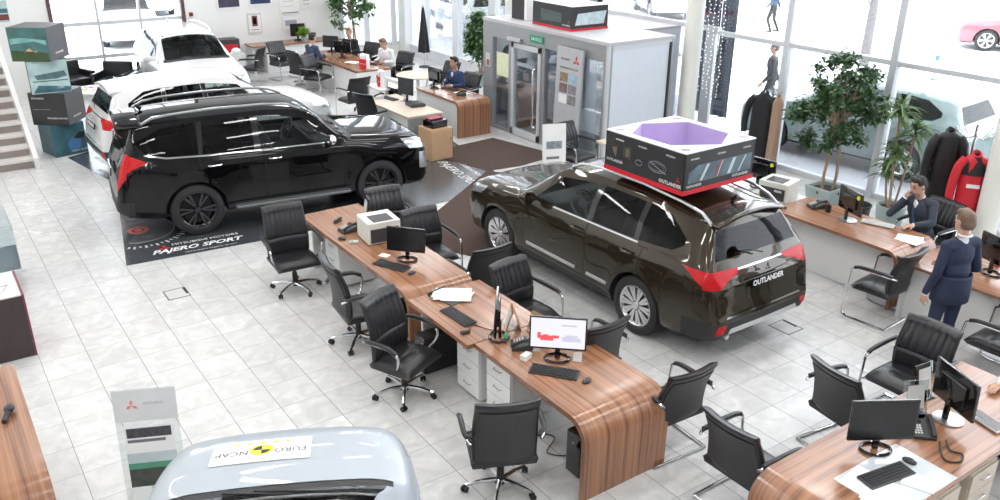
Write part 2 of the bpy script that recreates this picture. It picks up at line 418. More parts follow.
def wheel_tree(root, loc, side, r, wid, spokes, rim_m, dark):
    """tyre with rim, spokes and hub as sub-parts; axle along y"""
    b = MB()
    rr = r * .69
    prof = [(rr, -wid / 2 * .8), (rr + .02, -wid / 2), (r - .05, -wid / 2), (r - .012, -wid / 2 * .86), (r, -wid / 2 * .55), (r, wid / 2 * .55), (r - .012, wid / 2 * .86), (r - .05, wid / 2), (rr + .02, wid / 2), (rr, wid / 2 * .8)]
    b.lathe(prof, 40, 0, 'y')
    w = b.build('wheel', M_tyre, root); w.location = loc
    k = MB(); o = side
    k.lathe([(rr - .035, -wid * .35), (rr + .004, -wid * .42), (rr + .006, wid * .42), (rr - .008, wid * .44), (rr - .02, wid * .40), (rr - .035, wid * .3)], 40, 0, 'y')
    if side < 0: k.v = [(x, -y, z) for x, y, z in k.v]
    yo = o * wid * .40
    for i in range(spokes):
        a = 2 * PI * i / spokes
        for da in ((-.10, .10) if not dark else (-.13, .13)):
            a0 = a + da * .9; a1 = a + da * 1.15
            d0 = Vector((math.cos(a0), 0, math.sin(a0))); d1 = Vector((math.cos(a1), 0, math.sin(a1)))
            t0 = Vector((-d0.z, 0, d0.x)); t1 = Vector((-d1.z, 0, d1.x))
            p0 = d0 * .055; p1 = d1 * (rr - .012); w0, w1 = .011, .021
            Y0 = Vector((0, yo * .86, 0)); Y1 = Vector((0, yo * 1.0, 0)); B = Vector((0, -o * .035, 0))
            q = [p0 - t0 * w0 + Y0, p0 + t0 * w0 + Y0, p1 + t1 * w1 + Y1, p1 - t1 * w1 + Y1]
            k.add(q + [v + B for v in q], [(0, 1, 2, 3), (7, 6, 5, 4), (0, 4, 5, 1), (1, 5, 6, 2), (2, 6, 7, 3), (3, 7, 4, 0)])
    k.cyl((0, yo * .6, 0), (0, yo * .98, 0), .06, .045, 16)
    k.build('rim', rim_m, w)
    d = MB(); d.cyl((0, yo * .1, 0), (0, yo * .25, 0), rr - .05, None, 28); d.build('brake_disc', M_lining if dark else mat('brake steel', (.12, .12, .12), .5, .6), w)
    return w

def make_car(name, ST, paint, kind, wb, fo, wr, full=True, rim=None, spokes=10, darkwheel=False, rails=True):
    root = empty(name)
    S = np.array(ST); Lc = S[-1, 0]; X0 = fo + wb / 2
    nst = 66 if full else 40
    ss = np.unique(np.concatenate([np.linspace(0, Lc, nst), S[:, 0]]))
    cols = [pchip(S[:, 0], S[:, k], ss) for k in range(1, 8)]
    arches = [fo, fo + wb]
    def shift(z, s):   # bumper / tailgate profile of the two ends
        if s > Lc - .5:
            w = min(1, max(0, (s - (Lc - .5)) / .5)) ** 2
            t = (z - .3) / (S[-1, 7] - .3)
            return w * (-.015 - .05 * max(0, t - .42) * 2 if t > .42 else .0)
        if s < .4:
            w = (1 - s / .4) ** 2
            return w * (.02 + .06 * max(0, (z - .62)) * 3)
        return 0
    bm = bmesh.new(); rows = []
    for a, s in enumerate(ss):
        hw, zb, zbl, yb, ze, ye, zt = [c[a] for c in cols]
        sh = zb + (zbl - zb) * .80
        pts = [(0, zb), (hw * .60, zb), (hw * .90, zb + .005), (hw * .965, zb + .05), (hw * .985, zb + .16), (hw * 1.0, zb + (zbl - zb) * .52), (hw * 1.0, sh - .04), (hw * .993, sh + .035),
               (yb + (hw - yb) * .38, zbl - .035), (yb, zbl), ((yb * .52 + ye * .48) + .02, zbl + (ze - zbl) * .5), (ye + .02, zbl + (ze - zbl) * .9), (ye - .03, ze + (zt - ze) * .22), (ye * .72, ze + (zt - ze) * .62), (ye * .36, ze + (zt - ze) * .90), (0, zt)]
        out = []
        for (y, z) in pts:
            fl = 0
            for ax_ in arches:   # flared arches
                d = math.hypot(s - ax_, z - wr); fl += .028 * math.exp(-((d - wr - .06) / .10) ** 2) if z > .3 else 0
            y2 = y + (fl if y > hw * .9 and z < zbl - .02 else 0)
            out.append((y2, z))
        rows.append(out)
    K = len(rows[0]); half = []
    for a, s in enumerate(ss):
        half.append([bm.verts.new((X0 - (s + shift(z, s)), y, z)) for (y, z) in rows[a]])
    for a in range(len(ss) - 1):
        for k in range(K - 1): bm.faces.new((half[a][k], half[a][k + 1], half[a + 1][k + 1], half[a + 1][k]))
    for a, sgn in ((0, 1), (len(ss) - 1, -1)):      # end caps in three columns
        s = ss[a]; prev = half[a]
        for c in (.66, .33, 0):
            cur = [bm.verts.new((X0 - (s + shift(z, s) - sgn * .015 * (1 - c)), y * c, z)) if 0 < k < K - 1 else None for k, (y, z) in enumerate(rows[a])]
            b0, b1 = half[a][0], half[a][-1]
            for k in range(K - 1):
                vs = []
                for v in (prev[k], prev[k + 1], cur[k + 1], cur[k]):
                    if v is None: v = b0 if k == 0 else b1
                    if v not in vs: vs.append(v)
                if len(vs) > 2:
                    try: bm.faces.new(vs)
                    except ValueError: pass
            prev = cur
    g = bm.verts[:] + bm.edges[:] + bm.faces[:]
    bmesh.ops.mirror(bm, geom=g, matrix=Matrix(), merge_dist=1e-4, axis='Y')
    bmesh.ops.remove_doubles(bm, verts=bm.verts, dist=1e-4)
    bmesh.ops.recalc_face_normals(bm, faces=bm.faces)
    me = bpy.data.meshes.new('tmp'); bm.to_mesh(me); bm.free()
    tmp = bpy.data.objects.new('tmp', me); COL.objects.link(tmp)
    cuts = []
    for ax_ in arches:
        for sd in (1, -1):
            c = MB(); x = X0 - ax_; ra = wr + .05
            c.cyl((x, sd * .50, wr), (x, sd * 1.2, wr), ra, None, 40)
            co = c.build('tmpc', M_gap); cuts.append(co)
            md = tmp.modifiers.new('b', 'BOOLEAN'); md.operation = 'DIFFERENCE'; md.object = co; md.solver = 'EXACT'
    dg = bpy.context.evaluated_depsgraph_get()
    me2 = bpy.data.meshes.new_from_object(tmp.evaluated_get(dg))
    for o in cuts + [tmp]: bpy.data.objects.remove(o)
    bm = bmesh.new(); bm.from_mesh(me2); bm.normal_update()
    # material / region indices
    PAINT, LIN, CLEAR, TINT, WS, RW, GAP, CLAD, TAIL, HEAD, GRILL, SILV, FOG, CHR, PIL, COWL = range(16)
    for f in bm.faces:
        f.material_index = PAINT; f.smooth = True
        c = f.calc_center_median()
        for ax_ in arches:
            if math.hypot(c.x - (X0 - ax_), c.z - wr) < wr + .049 and abs(c.y) > .4:
                if f.normal.dot(Vector((X0 - ax_ - c.x, 0, wr - c.z))) > 0 or abs(f.normal.y) > .9: f.material_index = LIN
        if f.normal.z < -.7 and c.z < .6: f.material_index = LIN
    C = Cutter(bm); C.done = (LIN,)
    def sv(poly): return [(X0 - s, z) for s, z in poly]
    pj = kind == 'paj'
    dz = .0
    side = lambda sg, zmin=0: (lambda c, n: c.y * sg > .35 and abs(n.y) > .25 and c.z > zmin)
    if pj:
        front = [(1.70, 1.165), (2.08, 1.545), (2.72, 1.62), (2.74, 1.165)]
        rear_ = [(2.83, 1.17), (2.82, 1.62), (3.50, 1.62), (3.56, 1.19)]
        quart = [(3.62, 1.19), (3.58, 1.615), (4.02, 1.595), (4.45, 1.42), (4.30, 1.27), (4.05, 1.215)]
        wsp = [(1.42, .715), (2.03, .64)]; rwz = (1.28, 1.545, .56)
    else:
        front = [(1.66, 1.085), (2.03, 1.43), (2.64, 1.505), (2.66, 1.10)]
        rear_ = [(2.75, 1.105), (2.74, 1.51), (3.40, 1.505), (3.45, 1.125)]
        quart = [(3.52, 1.13), (3.48, 1.505), (3.80, 1.475), (4.12, 1.315), (4.13, 1.25), (4.0, 1.165)]
        wsp = [(S[6, 0] + .09, .70), (S[8, 0] + .04, .61)]; rwz = (1.155, 1.43, .56)
    for sg in (1, -1):
        C.cut(sv(front), (0, 2), side(sg, 1.0), CLEAR)
        C.cut(sv(rear_), (0, 2), side(sg, 1.0), TINT if full else TINT)
        C.cut(sv(quart), (0, 2), side(sg, 1.0), TINT)
    (sa, ya), (sb, yb_) = wsp
    s6 = S[6, 0] - (.03 if kind == 'sil' else .015)
    C.cut([(X0 - s6, -.60), (X0 - s6 - .03, -.74), (X0 - sa - .03, -.74), (X0 - sa - .03, .74), (X0 - s6 - .03, .74), (X0 - s6, .60)], (0, 1), lambda c, n: n.z > .2 and c.z > .95, COWL)
    C.cut([(X0 - sa, -ya), (X0 - sa, ya), (X0 - sb, yb_), (X0 - sb, -yb_)], (0, 1), lambda c, n: n.z > .2 and n.x > .15 and c.z > 1.0, WS)
    z0, z1, yw = rwz
    C.cut([(-yw - .10, z0), (yw + .10, z0), (yw - .02, z1), (-yw + .02, z1)], (1, 2), lambda c, n: n.x < -.1 and c.x < X0 - Lc + .7 and n.z < .95, RW)
    if full:
        rear = lambda c, n: n.x < -.35 and c.x < X0 - Lc + .6
        rearq = lambda sg: (lambda c, n: c.y * sg > .2 and n.x < -.3 and c.x < X0 - Lc + .5)
        sideq = lambda sg: (lambda c, n: c.y * sg > .35 and abs(n.y) > .5)
        noseq = lambda sg: (lambda c, n: c.y * sg > .2 and c.x > X0 - .6 and (n.x > .25))
        nose = lambda c, n: n.x > .3 and c.x > X0 - .5
        for sg in (1, -1):
            if pj:   # tall L-shaped tail lamps that run down the corner, pointing forward on the flank
                C.cut(sv([(4.30, 1.165), (4.58, 1.29), (4.80, 1.29), (4.80, 1.06), (4.58, 1.07)]), (0, 2), lambda c, n: c.y * sg > .6 and c.x < X0 - 4.2 and abs(n.y) > .35, TAIL)
                C.cut([(sg * .62, 1.27), (sg * .84, 1.29), (sg * .90, 1.05), (sg * .76, .78), (sg * .72, .78), (sg * .72, 1.04)], (1, 2), rearq(sg), TAIL)
                C.cut(sv([(.0, 1.02), (.55, 1.06), (.42, .90), (.0, .86)]), (0, 2), lambda c, n: c.y * sg > .35 and c.x > X0 - .6 and n.z < .8, HEAD)
                C.cut(sv([(0, .78), (.25, .82), (.25, .55), (.0, .50)]), (0, 2), lambda c, n: c.y * sg > .48 and c.x > X0 - .5, SILV)
            else:
                C.cut(sv([(4.22, 1.085), (4.45, 1.075), (4.76, 1.07), (4.76, .93), (4.55, .905), (4.42, .97)]), (0, 2), lambda c, n: c.y * sg > .5 and c.x < X0 - 4.1 and abs(n.y) > .35, TAIL)
                C.cut([(sg * .36, 1.055), (sg * .9, 1.08), (sg * .9, .90), (sg * .68, .90), (sg * .54, .965), (sg * .38, 1.005)], (1, 2), rearq(sg), TAIL)
                C.cut(sv([(.0, .86), (.62, .95), (.5, .83), (.0, .74)]), (0, 2), lambda c, n: c.y * sg > .35 and c.x > X0 - .7 and n.z < .8, HEAD)
                C.cut(sv([(0, .62), (.22, .66), (.22, .40), (.0, .36)]), (0, 2), lambda c, n: c.y * sg > .48 and c.x > X0 - .5, SILV)
        C.cut([(-.5, .70 + .12 * pj), (.5, .70 + .12 * pj), (.46, .44), (-.46, .44)], (1, 2), nose, GRILL)
        if not pj:
            C.cut([(-.95, .52), (.95, .52), (.95, .2), (-.95, .2)], (1, 2), lambda c, n: c.x < X0 - Lc + .42 and n.z > -.8 and c.z > .20, CLAD)
            C.cut([(-.55, .44), (.55, .44), (.60, .355), (-.60, .355)], (1, 2), lambda c, n: c.x < X0 - Lc + .5 and n.x < -.2, SILV)
            for sg in (1, -1): C.cut([(sg * .60, .50), (sg * .735, .51), (sg * .755, .40), (sg * .66, .40)], (1, 2), rearq(sg), FOG)
            C.cut([(-.36, 1.045), (.36, 1.045), (.36, 1.028), (-.36, 1.028)], (1, 2), rear, CHR)
            C.cut([(-.60, .585), (.60, .585), (.62, .565), (-.62, .565)], (1, 2), rear, CHR)
        else:
            C.cut([(-.95, .62), (.95, .62), (.95, .2), (-.95, .2)], (1, 2), lambda c, n: c.x < X0 - Lc + .25 and n.z > -.8, CLAD)
        zl = .30 if not pj else .36
        for sg in (1, -1):
            C.cut(sv([(fo + .42, zl + .06), (fo + wb - .42, zl + .06), (fo + wb - .42, .1), (fo + .42, .1)]), (0, 2), lambda c, n: c.y * sg > .5, CLAD)
            zt_ = S[8, 3] + (0.03)
            for s0, s1 in ((1.52, 1.47), (2.70, 2.71), (3.56, 3.62)):
                C.cut(sv([(s0 - .006, zl + .10), (s0 + .006, zl + .10), (s1 + .006, zt_), (s1 - .006, zt_)]), (0, 2), sideq(sg), GAP)
            C.cut(sv([(1.5, zl + .10), (3.4, zl + .10), (3.4, zl + .088), (1.5, zl + .088)]), (0, 2), sideq(sg), GAP)
            fz = .012
            for (p0, p1, p2, p3) in ((front[3], front[2], rear_[1], rear_[0]), (rear_[3], rear_[2], quart[1], quart[0])):
                C.cut(sv([(p0[0] + .004, p0[1]), (p1[0] + .004, p1[1]), (p2[0] - .004, p2[1]), (p3[0] - .004, p3[1])]), (0, 2), side(sg, 1.0), PIL)
            # bright line under the side glass
            zc = [(1.62, front[0][1] - .028), (3.5, rear_[3][1] - .03)]
            C.cut(sv([(1.60, zc[0][1]), (3.52, zc[1][1]), (3.52, zc[1][1] + .018), (1.60, zc[0][1] + .018)]), (0, 2), sideq(sg), CHR)
            if pj: C.cut(sv([(3.52, zc[1][1]), (4.05, 1.185), (4.34, 1.25), (4.33, 1.27), (4.05, 1.203), (3.52, zc[1][1] + .018)]), (0, 2), sideq(sg), CHR)
    # split into parts
    names = {CLEAR: ('side_window', G_clear), TINT: ('side_window', G_tint), WS: ('windshield', G_clear), RW: ('rear_window', G_tint),
             TAIL: ('tail_light', M_red), HEAD: ('headlight', M_lens), GRILL: ('grille', M_gloss), SILV: ('bumper_trim', M_alu), FOG: ('reflector', M_red), COWL: ('cowl', M_blk)}
    bm.normal_update()
    for idx, (nm, m) in names.items():
        groups = {}
        for f in bm.faces:
            if f.material_index == idx:
                c = f.calc_center_median()
                key = (0 if idx in (WS, RW, GRILL, COWL) else (1 if c.y > 0 else -1),)
                if idx == TINT: key += (0 if (X0 - c.x) < 3.47 + .09 * pj else 1,)
                if idx == SILV: key += (c.x > 0,) if c.x > 0 else (0,)
                if idx == SILV and c.x < 0: key = (0, 0)
                groups.setdefault(key, []).append(f)
        for key, fs in groups.items():
            b = MB()
            for f in fs: b.add([v.co + (f.normal * .002 if idx in (TAIL, HEAD, SILV, FOG, GRILL) else -f.normal * .004) for v in f.verts], [tuple(range(len(f.verts)))], 0, True)
            o = b.build(nm, m, root, sharp=0, flip=False)
            b2 = bmesh.new(); b2.from_mesh(o.data); bmesh.ops.remove_doubles(b2, verts=b2.verts, dist=.006 if idx < 6 else .003); b2.to_mesh(o.data); b2.free()
    kill = [f for f in bm.faces if f.material_index in names]
    bmesh.ops.delete(bm, geom=kill, context='FACES')
    me = bpy.data.meshes.new('body'); bm.to_mesh(me); bm.free()
    remap = {PAINT: 0, LIN: 1, GAP: 2, CLAD: 3, CHR: 4, PIL: 5}
    for m in (paint, M_lining, M_gap, M_blk, M_chrome, M_gloss): me.materials.append(m)
    for p in me.polygons: p.material_index = remap.get(p.material_index, 0); p.use_smooth = True
    me.set_sharp_from_angle(angle=math.radians(38))
    body = bpy.data.objects.new('body', me); COL.objects.link(body); body.parent = root
    # wheels
    for ax_ in arches:
        for sd in (1, -1):
            wheel_tree(root, (X0 - ax_, sd * .785, wr), sd, wr, .235, spokes, rim or M_alu, darkwheel)
    if not full: 
        t = MB(); t.box((X0 - 2.9, 0, .80), (3.0, 1.56, .35)); t.build('cabin_lining', M_lining, root)
        return root
    # cabin
    zf = S[8, 3] - .30; t = MB()
    t.box((X0 - 2.95, 0, zf - .02), (3.1, 1.60, .04)); 
    for sg in (1, -1): t.box((X0 - 2.85, sg * .80, zf + .13), (2.8, .03, .26))
    t.box((X0 - 4.30, 0, zf + .15), (.25, 1.45, .3))
    t.build('cabin_lining', M_lining, root, bevel=.02)
    d = MB(); d.box((X0 - 1.70, 0, zf + .17), (.42, 1.5, .26)); d.box((X0 - 1.78, -.02, zf + .30), (.2, .5, .1)); d.build('dashboard', M_blk, root, bevel=.05)
    lhd = 1
    sw = MB(); cx = X0 - 2.06; cy = .37 * lhd; cz = zf + .28
    R = Matrix.Rotation(math.radians(-62), 4, 'Y')
    sw.M = Matrix.Translation((cx, cy, cz)) @ R
    ring = [(0.185 * math.cos(a), .185 * math.sin(a), 0) for a in np.linspace(0, 2 * PI, 24, endpoint=False)]
    sw.tube(ring, .016, 8, 0, closed=True); sw.ell((0, 0, -.01), (.07, .07, .03), 12)
    for a in (0, PI, -PI / 2): sw.cyl((0.05 * math.cos(a), .05 * math.sin(a), 0), (.18 * math.cos(a), .18 * math.sin(a), 0), .016, None, 8)
    sw.build('steering_wheel', mat('steering wheel grey', (.10, .105, .11), .5), root)
    for (sx, ys) in ((2.55, (-.37, .37)), (3.45, (-.45, 0, .45))):
        for y in ys:
            st = MB(); st.box((X0 - sx, y, zf + .12), (.13, .46, .62), 0, (0, -.2, 0)); st.box((X0 - sx - .09, y, zf + .50 - (.02 if sx > 3 else 0)), (.09, .26, .17), 0, (0, -.15, 0))
            st.build('seat', M_seatc, root, bevel=.04)
    # mirrors, handles
    zm = front[0][1] + .03
    for sg in (1, -1):
        m = MB(); m.ell((X0 - 1.72, sg * 1.0, zm + .02), (.085, .115, .085), 14); 
        for i, v in enumerate(m.v):
            if v[0] < X0 - 1.755: m.v[i] = (X0 - 1.755, v[1], v[2])
        m.cyl((X0 - 1.70, sg * .84, zm - .03), (X0 - 1.71, sg * .95, zm), .025, .03, 10)
        mo = m.build('side_mirror', M_chrome if pj else paint, root)
        for s in (2.55, 3.42):
            h = MB(); zz = (.98 if not pj else 1.03); yy = .905 + .012
            h.tube([(X0 - s - .09, sg * (yy - .01), zz), (X0 - s - .06, sg * (yy + .018), zz), (X0 - s + .06, sg * (yy + .018), zz), (X0 - s + .09, sg * (yy - .01), zz)], .014, 8, 0)
            h.build('door_handle', M_chrome if pj else paint, root)
        # roof rail
        if not rails: continue
        rl = MB(); za = S[10, 7]
        ye = S[10, 6]
        zr = lambda s: float(np.interp(s, S[:, 0], S[:, 5])) + .62 * (float(np.interp(s, S[:, 0], S[:, 7])) - float(np.interp(s, S[:, 0], S[:, 5])))
        pts = [(X0 - s, sg * (ye - .05 + (.02 if 2.2 < s < 4 else 0)), zr(s) + h_) for s, h_ in ((2.05, -.0), (2.25, .045), (2.6, .06), (3.3, .06), (3.9, .055), (4.15, .03), (4.3, -.02))]
        rl.tube(pts, .019, 8, 0); rl.build('roof_rail', M_alu if not pj else mat('dark rail', (.30, .31, .32), .3, .8), root)
        sp = MB()
        if pj:
            sp.box((X0 - fo - wb / 2 - .0, sg * .93, .375), (1.75, .17, .045)); sp.build('running_board', mat('grey step', (.16, .165, .17), .4, .5), root, bevel=.015)
        else:
            zt = .46
            for xs, ln in ((1.95, .98), (2.83, .36)):
                sp.box((X0 - xs - .12, sg * .902, zt), (ln, .022, .04))
            sp.build('door_moulding', M_alu, root, bevel=.008)
    # tail spoiler, wiper, antenna
    xr = X0 - (4.28 if not pj else 4.42)
    b = MB(); zt = S[13, 7]
    b.grid(lambda u, v: (xr + .14 - u * (.36 if pj else .26), (v - .5) * 2 * (.60 if pj else .56), zt + .012 + .01 * u - .02 * u * u - .085 * (abs(v - .5) * 2) ** 2.2), 6, 14)
    b.build('roof_spoiler', paint, root, solid=.035)
    wp = MB(); xg = X0 - (4.545 if not pj else 4.645); wp.tube([(xg - .02, 0, rwz[0] + .0), (xg + .01, .18, rwz[0] + .06), (xg + .03, .36, rwz[0] + .09)], .008, 6); wp.build('rear_wiper', M_blk, root)
    for sg in (1, -1):
        wp = MB(); xa = X0 - S[6, 0] - .07; za = S[6, 7]
        wp.tube([(xa + .03, sg * .1 + .25, za + .01), (xa - .10, sg * .1 - .1, za + .075), (xa - .16, sg * .1 - .30, za + .10)], .007, 6); wp.build('windshield_wiper', M_blk, root)
    an = MB(); xr2 = xr + .15; an.tube([(xr2 + .05, 0, zt + .05), (xr2, 0, zt + .09), (xr2 - .02, 0, zt + .12)], [.03, .02, .006], 8); an.build('roof_antenna', paint, root)
    # front: grille bars, plate; rear: plate, emblem
    g = MB(); xn = X0 - .0
    for zz in ((.68, .60) if not pj else (.80, .70, .60)): g.tube([(xn - .10, -.46, zz), (xn + .01, -.25, zz), (xn + .02, 0, zz), (xn + .01, .25, zz), (xn - .10, .46, zz)], .014, 8)
    g.build('grille_bar', M_chrome, root)
    zp = .50 if not pj else .60
    g = MB(); g.box((xn + .02, 0, zp - .04), (.015, .52, .115)); pl = g.build('license_plate', M_white, root, bevel=.004)
    Mf = Matrix.Translation((X0 + .028, 0, .735 + .14 * pj)) @ frame((0, 0, 0), (0, 1, 0), (0, 0, 1))
    diamonds('emblem', .06, M_chrome, Mf, root)
    xe = X0 - Lc
    zq = .935 if not pj else .98
    Mr = frame((xe + .045 - .005, 0, zq + .08), (0, -1, 0), (0.12, 0, 1)); diamonds('emblem', .05, M_chrome, Mr, root, .012)
    g = MB(); g.box((xe + .018, 0, zq - .05), (.02, .52, .115), 0, (0, .12, 0)); pl = g.build('license_plate', M_gloss, root, bevel=.004)
    nm = 'OUTLANDER' if not pj else 'PAJERO SPORT'
    text_mesh('plate_lettering', nm, .085 if not pj else .06, M_white, frame((xe + .006, 0, zq - .05), (0, -1, 0), (0.12, 0, 1)), pl, spacing=1.0, bold=.002)
    g = MB()
    g.cyl((xe + .40, .45, zp - .22), (xe + .10, .45, zp - .24), .032, None, 12)
    g.build('exhaust_pipe', M_alu, root)
    # cowl side trim line along the shoulder is part of the body
    return root
M_black = mat('black car paint', (.0025, .0025, .003), .3, coat=.8, vary=.0, spec=.0)
M_bronze = mat('bronze car paint', (.038, .028, .016), .22, .5, coat=1., vary=.03, spec=.1)
M_pearl = mat('white car paint', (.68, .68, .675), .3, coat=.8, vary=.01)
M_silver = mat('silver car paint', (.42, .46, .50), .45, .35, coat=.5, vary=.01)
M_rimd = mat('black alloy', (.025, .025, .027), .25, .6, coat=.5)
M_rimp = mat('polished alloy', (.72, .72, .73), .2, .9)
paj = make_car('car', PAJ_ST, M_black, 'paj', 2.80, .93, .385, True, M_rimd, 6, True)
tag(paj, 'black car with roof rails parked on the dark printed floor mat', 'car')
place(paj, (4.53, 12.62, .006), -.13)
outl = make_car('car', OUT_ST, M_bronze, 'out', 2.67, .93, .355, True, M_rimp, 10)
tag(outl, 'dark bronze car with a promotional box on its roof', 'car')
place(outl, (7.09, 7.50, 0), 1.5825); outl.scale = (1.0, 1, 1)
wc = make_car('car', OUT_ST, M_pearl, 'out', 2.67, .93, .355, True, M_rimp, 10, rails=False)
tag(wc, 'white car parked right behind the black car', 'car')
place(wc, (4.70, 16.1, 0), .02); wc.scale = (.93, .93, .97)
wc2 = make_car('car', OUT_ST, M_pearl, 'out', 2.67, .93, .355, True, M_rimp, 10)
tag(wc2, 'white car by the back window showing its windshield and hood', 'car')
place(wc2, (5.55, 20.85, 0), math.radians(-93))
sc = make_car('car', SIL_ST, M_silver, 'sil', 2.67, .93, .355, True, M_rimp, 10)
tag(sc, 'silver car with a white safety rating sticker on its hood', 'car')
place(sc, (.86, 3.36, 0), math.radians(64)); sc.scale = (1, 1, 1)
# ------------------------------------------------------------------ chairs
M_leather = mat('black leather', (.016, .016, .018), .30, vary=.12, scale=9, bump=.25, bscale=160, spec=.5)
M_leather2 = mat('charcoal leather back', (.030, .030, .031), .5, vary=.08, scale=9, bump=.2, bscale=200)
M_pol = mat('polished steel tube', (.70, .70, .71), .12, 1.0)

def closed_pad(b, front, back, nu, nv):
    """cushion between two grids with the rim closed"""
    n0 = len(b.v)
    F = [front(i / nu, j / nv) for i in range(nu + 1) for j in range(nv + 1)]
    B = [back(i / nu, j / nv) for i in range(nu + 1) for j in range(nv + 1)]
    k = len(F); fs = []; W = nv + 1
    for i in range(nu):
        for j in range(nv):
            a = i * W + j; fs.append((a, a + 1, a + W + 1, a + W)); fs.append((k + a, k + a + W, k + a + W + 1, k + a + 1))
    rim = [j for j in range(nv + 1)] + [i * W + nv for i in range(1, nu + 1)] + [nu * W + j for j in range(nv - 1, -1, -1)] + [i * W for i in range(nu - 1, 0, -1)]
    for q in range(len(rim)):
        a, c = rim[q], rim[(q + 1) % len(rim)]; fs.append((a, k + a, k + c, c))
    b.add(F + B, fs, 0, True)

BH = [.64]
def back_profile(u):   # side line of the backrest: x, z
    z = .42 + BH[0] * u; x = -.22 - .03 * math.sin(u * PI) * -1 - .13 * u ** 1.6
    return x, z
def chair_pads(t, w=.55, lean=0.0):
    rim = lambda a: max(0.0, 1 - abs(2 * a - 1) ** 10) ** .5
    def edge(u, v): return (rim(u) * rim(v))
    def bf(u, v):
        x, z = back_profile(u); e = edge(u, v)
        ww = w * (1 - .10 * abs(u - .35))
        ribs = .013 * abs(math.sin(v * PI * 8)) if u > .40 and u < .93 else (.004 * abs(math.sin(v * PI * 8)) if u <= .36 else 0)
        seam = -.014 * math.exp(-((u - .385) / .02) ** 2)
        roll = .022 * math.exp(-((u - .95) / .05) ** 2)
        curve = .045 * (2 * v - 1) ** 2 
        return (x + .012 + .036 * e + ribs * e + seam + roll + curve, (v - .5) * ww, z)
    def bb(u, v):
        x, z = back_profile(u); e = edge(u, v); ww = w * (1 - .10 * abs(u - .35))
        return (x - .004 - .012 * e + .045 * (2 * v - 1) ** 2 - .008 * math.exp(-((u - .95) / .05) ** 2), (v - .5) * ww, z)
    b = MB(); closed_pad(b, bf, bb, 26, 48); back = b.build('backrest', M_leather, t, sharp=60)
    p = MB(); closed_pad(p, lambda u, v: tuple(Vector(bb(.06 + u * .80, .05 + v * .9)) - Vector((.001, 0, 0))), lambda u, v: tuple(Vector(bb(.06 + u * .80, .05 + v * .9)) - Vector((.009, 0, 0))), 10, 12)
    p.build('back_panel', M_leather2, back, sharp=60)
    def st(u, v):
        x = -.205 + .475 * u; e = edge(u, v)
        return (x, (v - .5) * (w + .01), .435 + .035 * e + .012 * math.sin(u * PI) - .05 * max(0, u - .75) ** 1.5 * 4 - .012 * abs(2 * v - 1) ** 4 + (-.008 * math.exp(-((u - .55) / .02) ** 2)))
    def sb(u, v):
        x = -.20 + .455 * u; return (x, (v - .5) * (w - .02), .375 - .0 * u)
    s = MB(); closed_pad(s, st, sb, 20, 20); s.build('seat', M_leather, t, sharp=60)

def make_office_chair():
    t = empty('office_chair'); chair_pads(t)
    for sg in (1, -1):
        pts = [(-.26, sg * .285, .66), (-.20, sg * .315, .69), (-.05, sg * .33, .695), (.10, sg * .33, .685), (.185, sg * .325, .63), (.17, sg * .305, .53), (.09, sg * .24, .42), (.0, sg * .18, .375)]
        P = smooth_path(pts, 4)
        a = MB(); a.tube(P, .014, 10); arm = a.build('armrest', M_pol, t)
        q = MB(); q.tube(smooth_path([(-.24, sg * .27, .678), (-.18, sg * .32, .702), (-.05, sg * .33, .712), (.09, sg * .33, .70), (.175, sg * .328, .655)], 4), .023, 10, flat=1.0); q.build('arm_pad', M_leather, arm)
    g = MB(); g.cyl((0, 0, .20), (0, 0, .37), .022, None, 14); g.cyl((0, 0, .10), (0, 0, .24), .032, None, 14); g.box((0, 0, .365), (.26, .20, .03)); g.build('gas_column', M_blk, t)
    h = MB(); h.cyl((0, 0, .065), (0, 0, .12), .048, .035, 16); hub = h.build('base_hub', M_blk, t)
    for k in range(5):
        an = 2 * PI * k / 5 + .3; c, s = math.cos(an), math.sin(an)
        l = MB(); l.tube([(.03 * c, .03 * s, .095), (.16 * c, .16 * s, .095), (.30 * c, .30 * s, .068)], [.024, .020, .015], 8); l.build('base_leg', M_pol, t)
        w = MB(); w.M = Matrix.Translation((.305 * c, .305 * s, 0)) @ Matrix.Rotation(an + .8, 4, 'Z')
        for d in (-.017, .017): w.cyl((0, d - .009, .027), (0, d + .009, .027), .027, None, 14)
        w.cyl((0, -.02, .027), (0, .02, .027), .012, None, 8); w.cyl((0, 0, .03), (0, 0, .07), .009, None, 8); w.build('caster', M_blk, t)
    return t
def smooth_path(pts, n=4):
    P = [Vector(p) for p in pts]; out = []
    for i in range(len(P) - 1):
        p0 = P[max(0, i - 1)]; p1 = P[i]; p2 = P[i + 1]; p3 = P[min(len(P) - 1, i + 2)]
        for k in range(n):
            t = k / n
            out.append(.5 * ((2 * p1) + (-p0 + p2) * t + (2 * p0 - 5 * p1 + 4 * p2 - p3) * t * t + (-p0 + 3 * p1 - 3 * p2 + p3) * t ** 3))
    out.append(P[-1]); return out
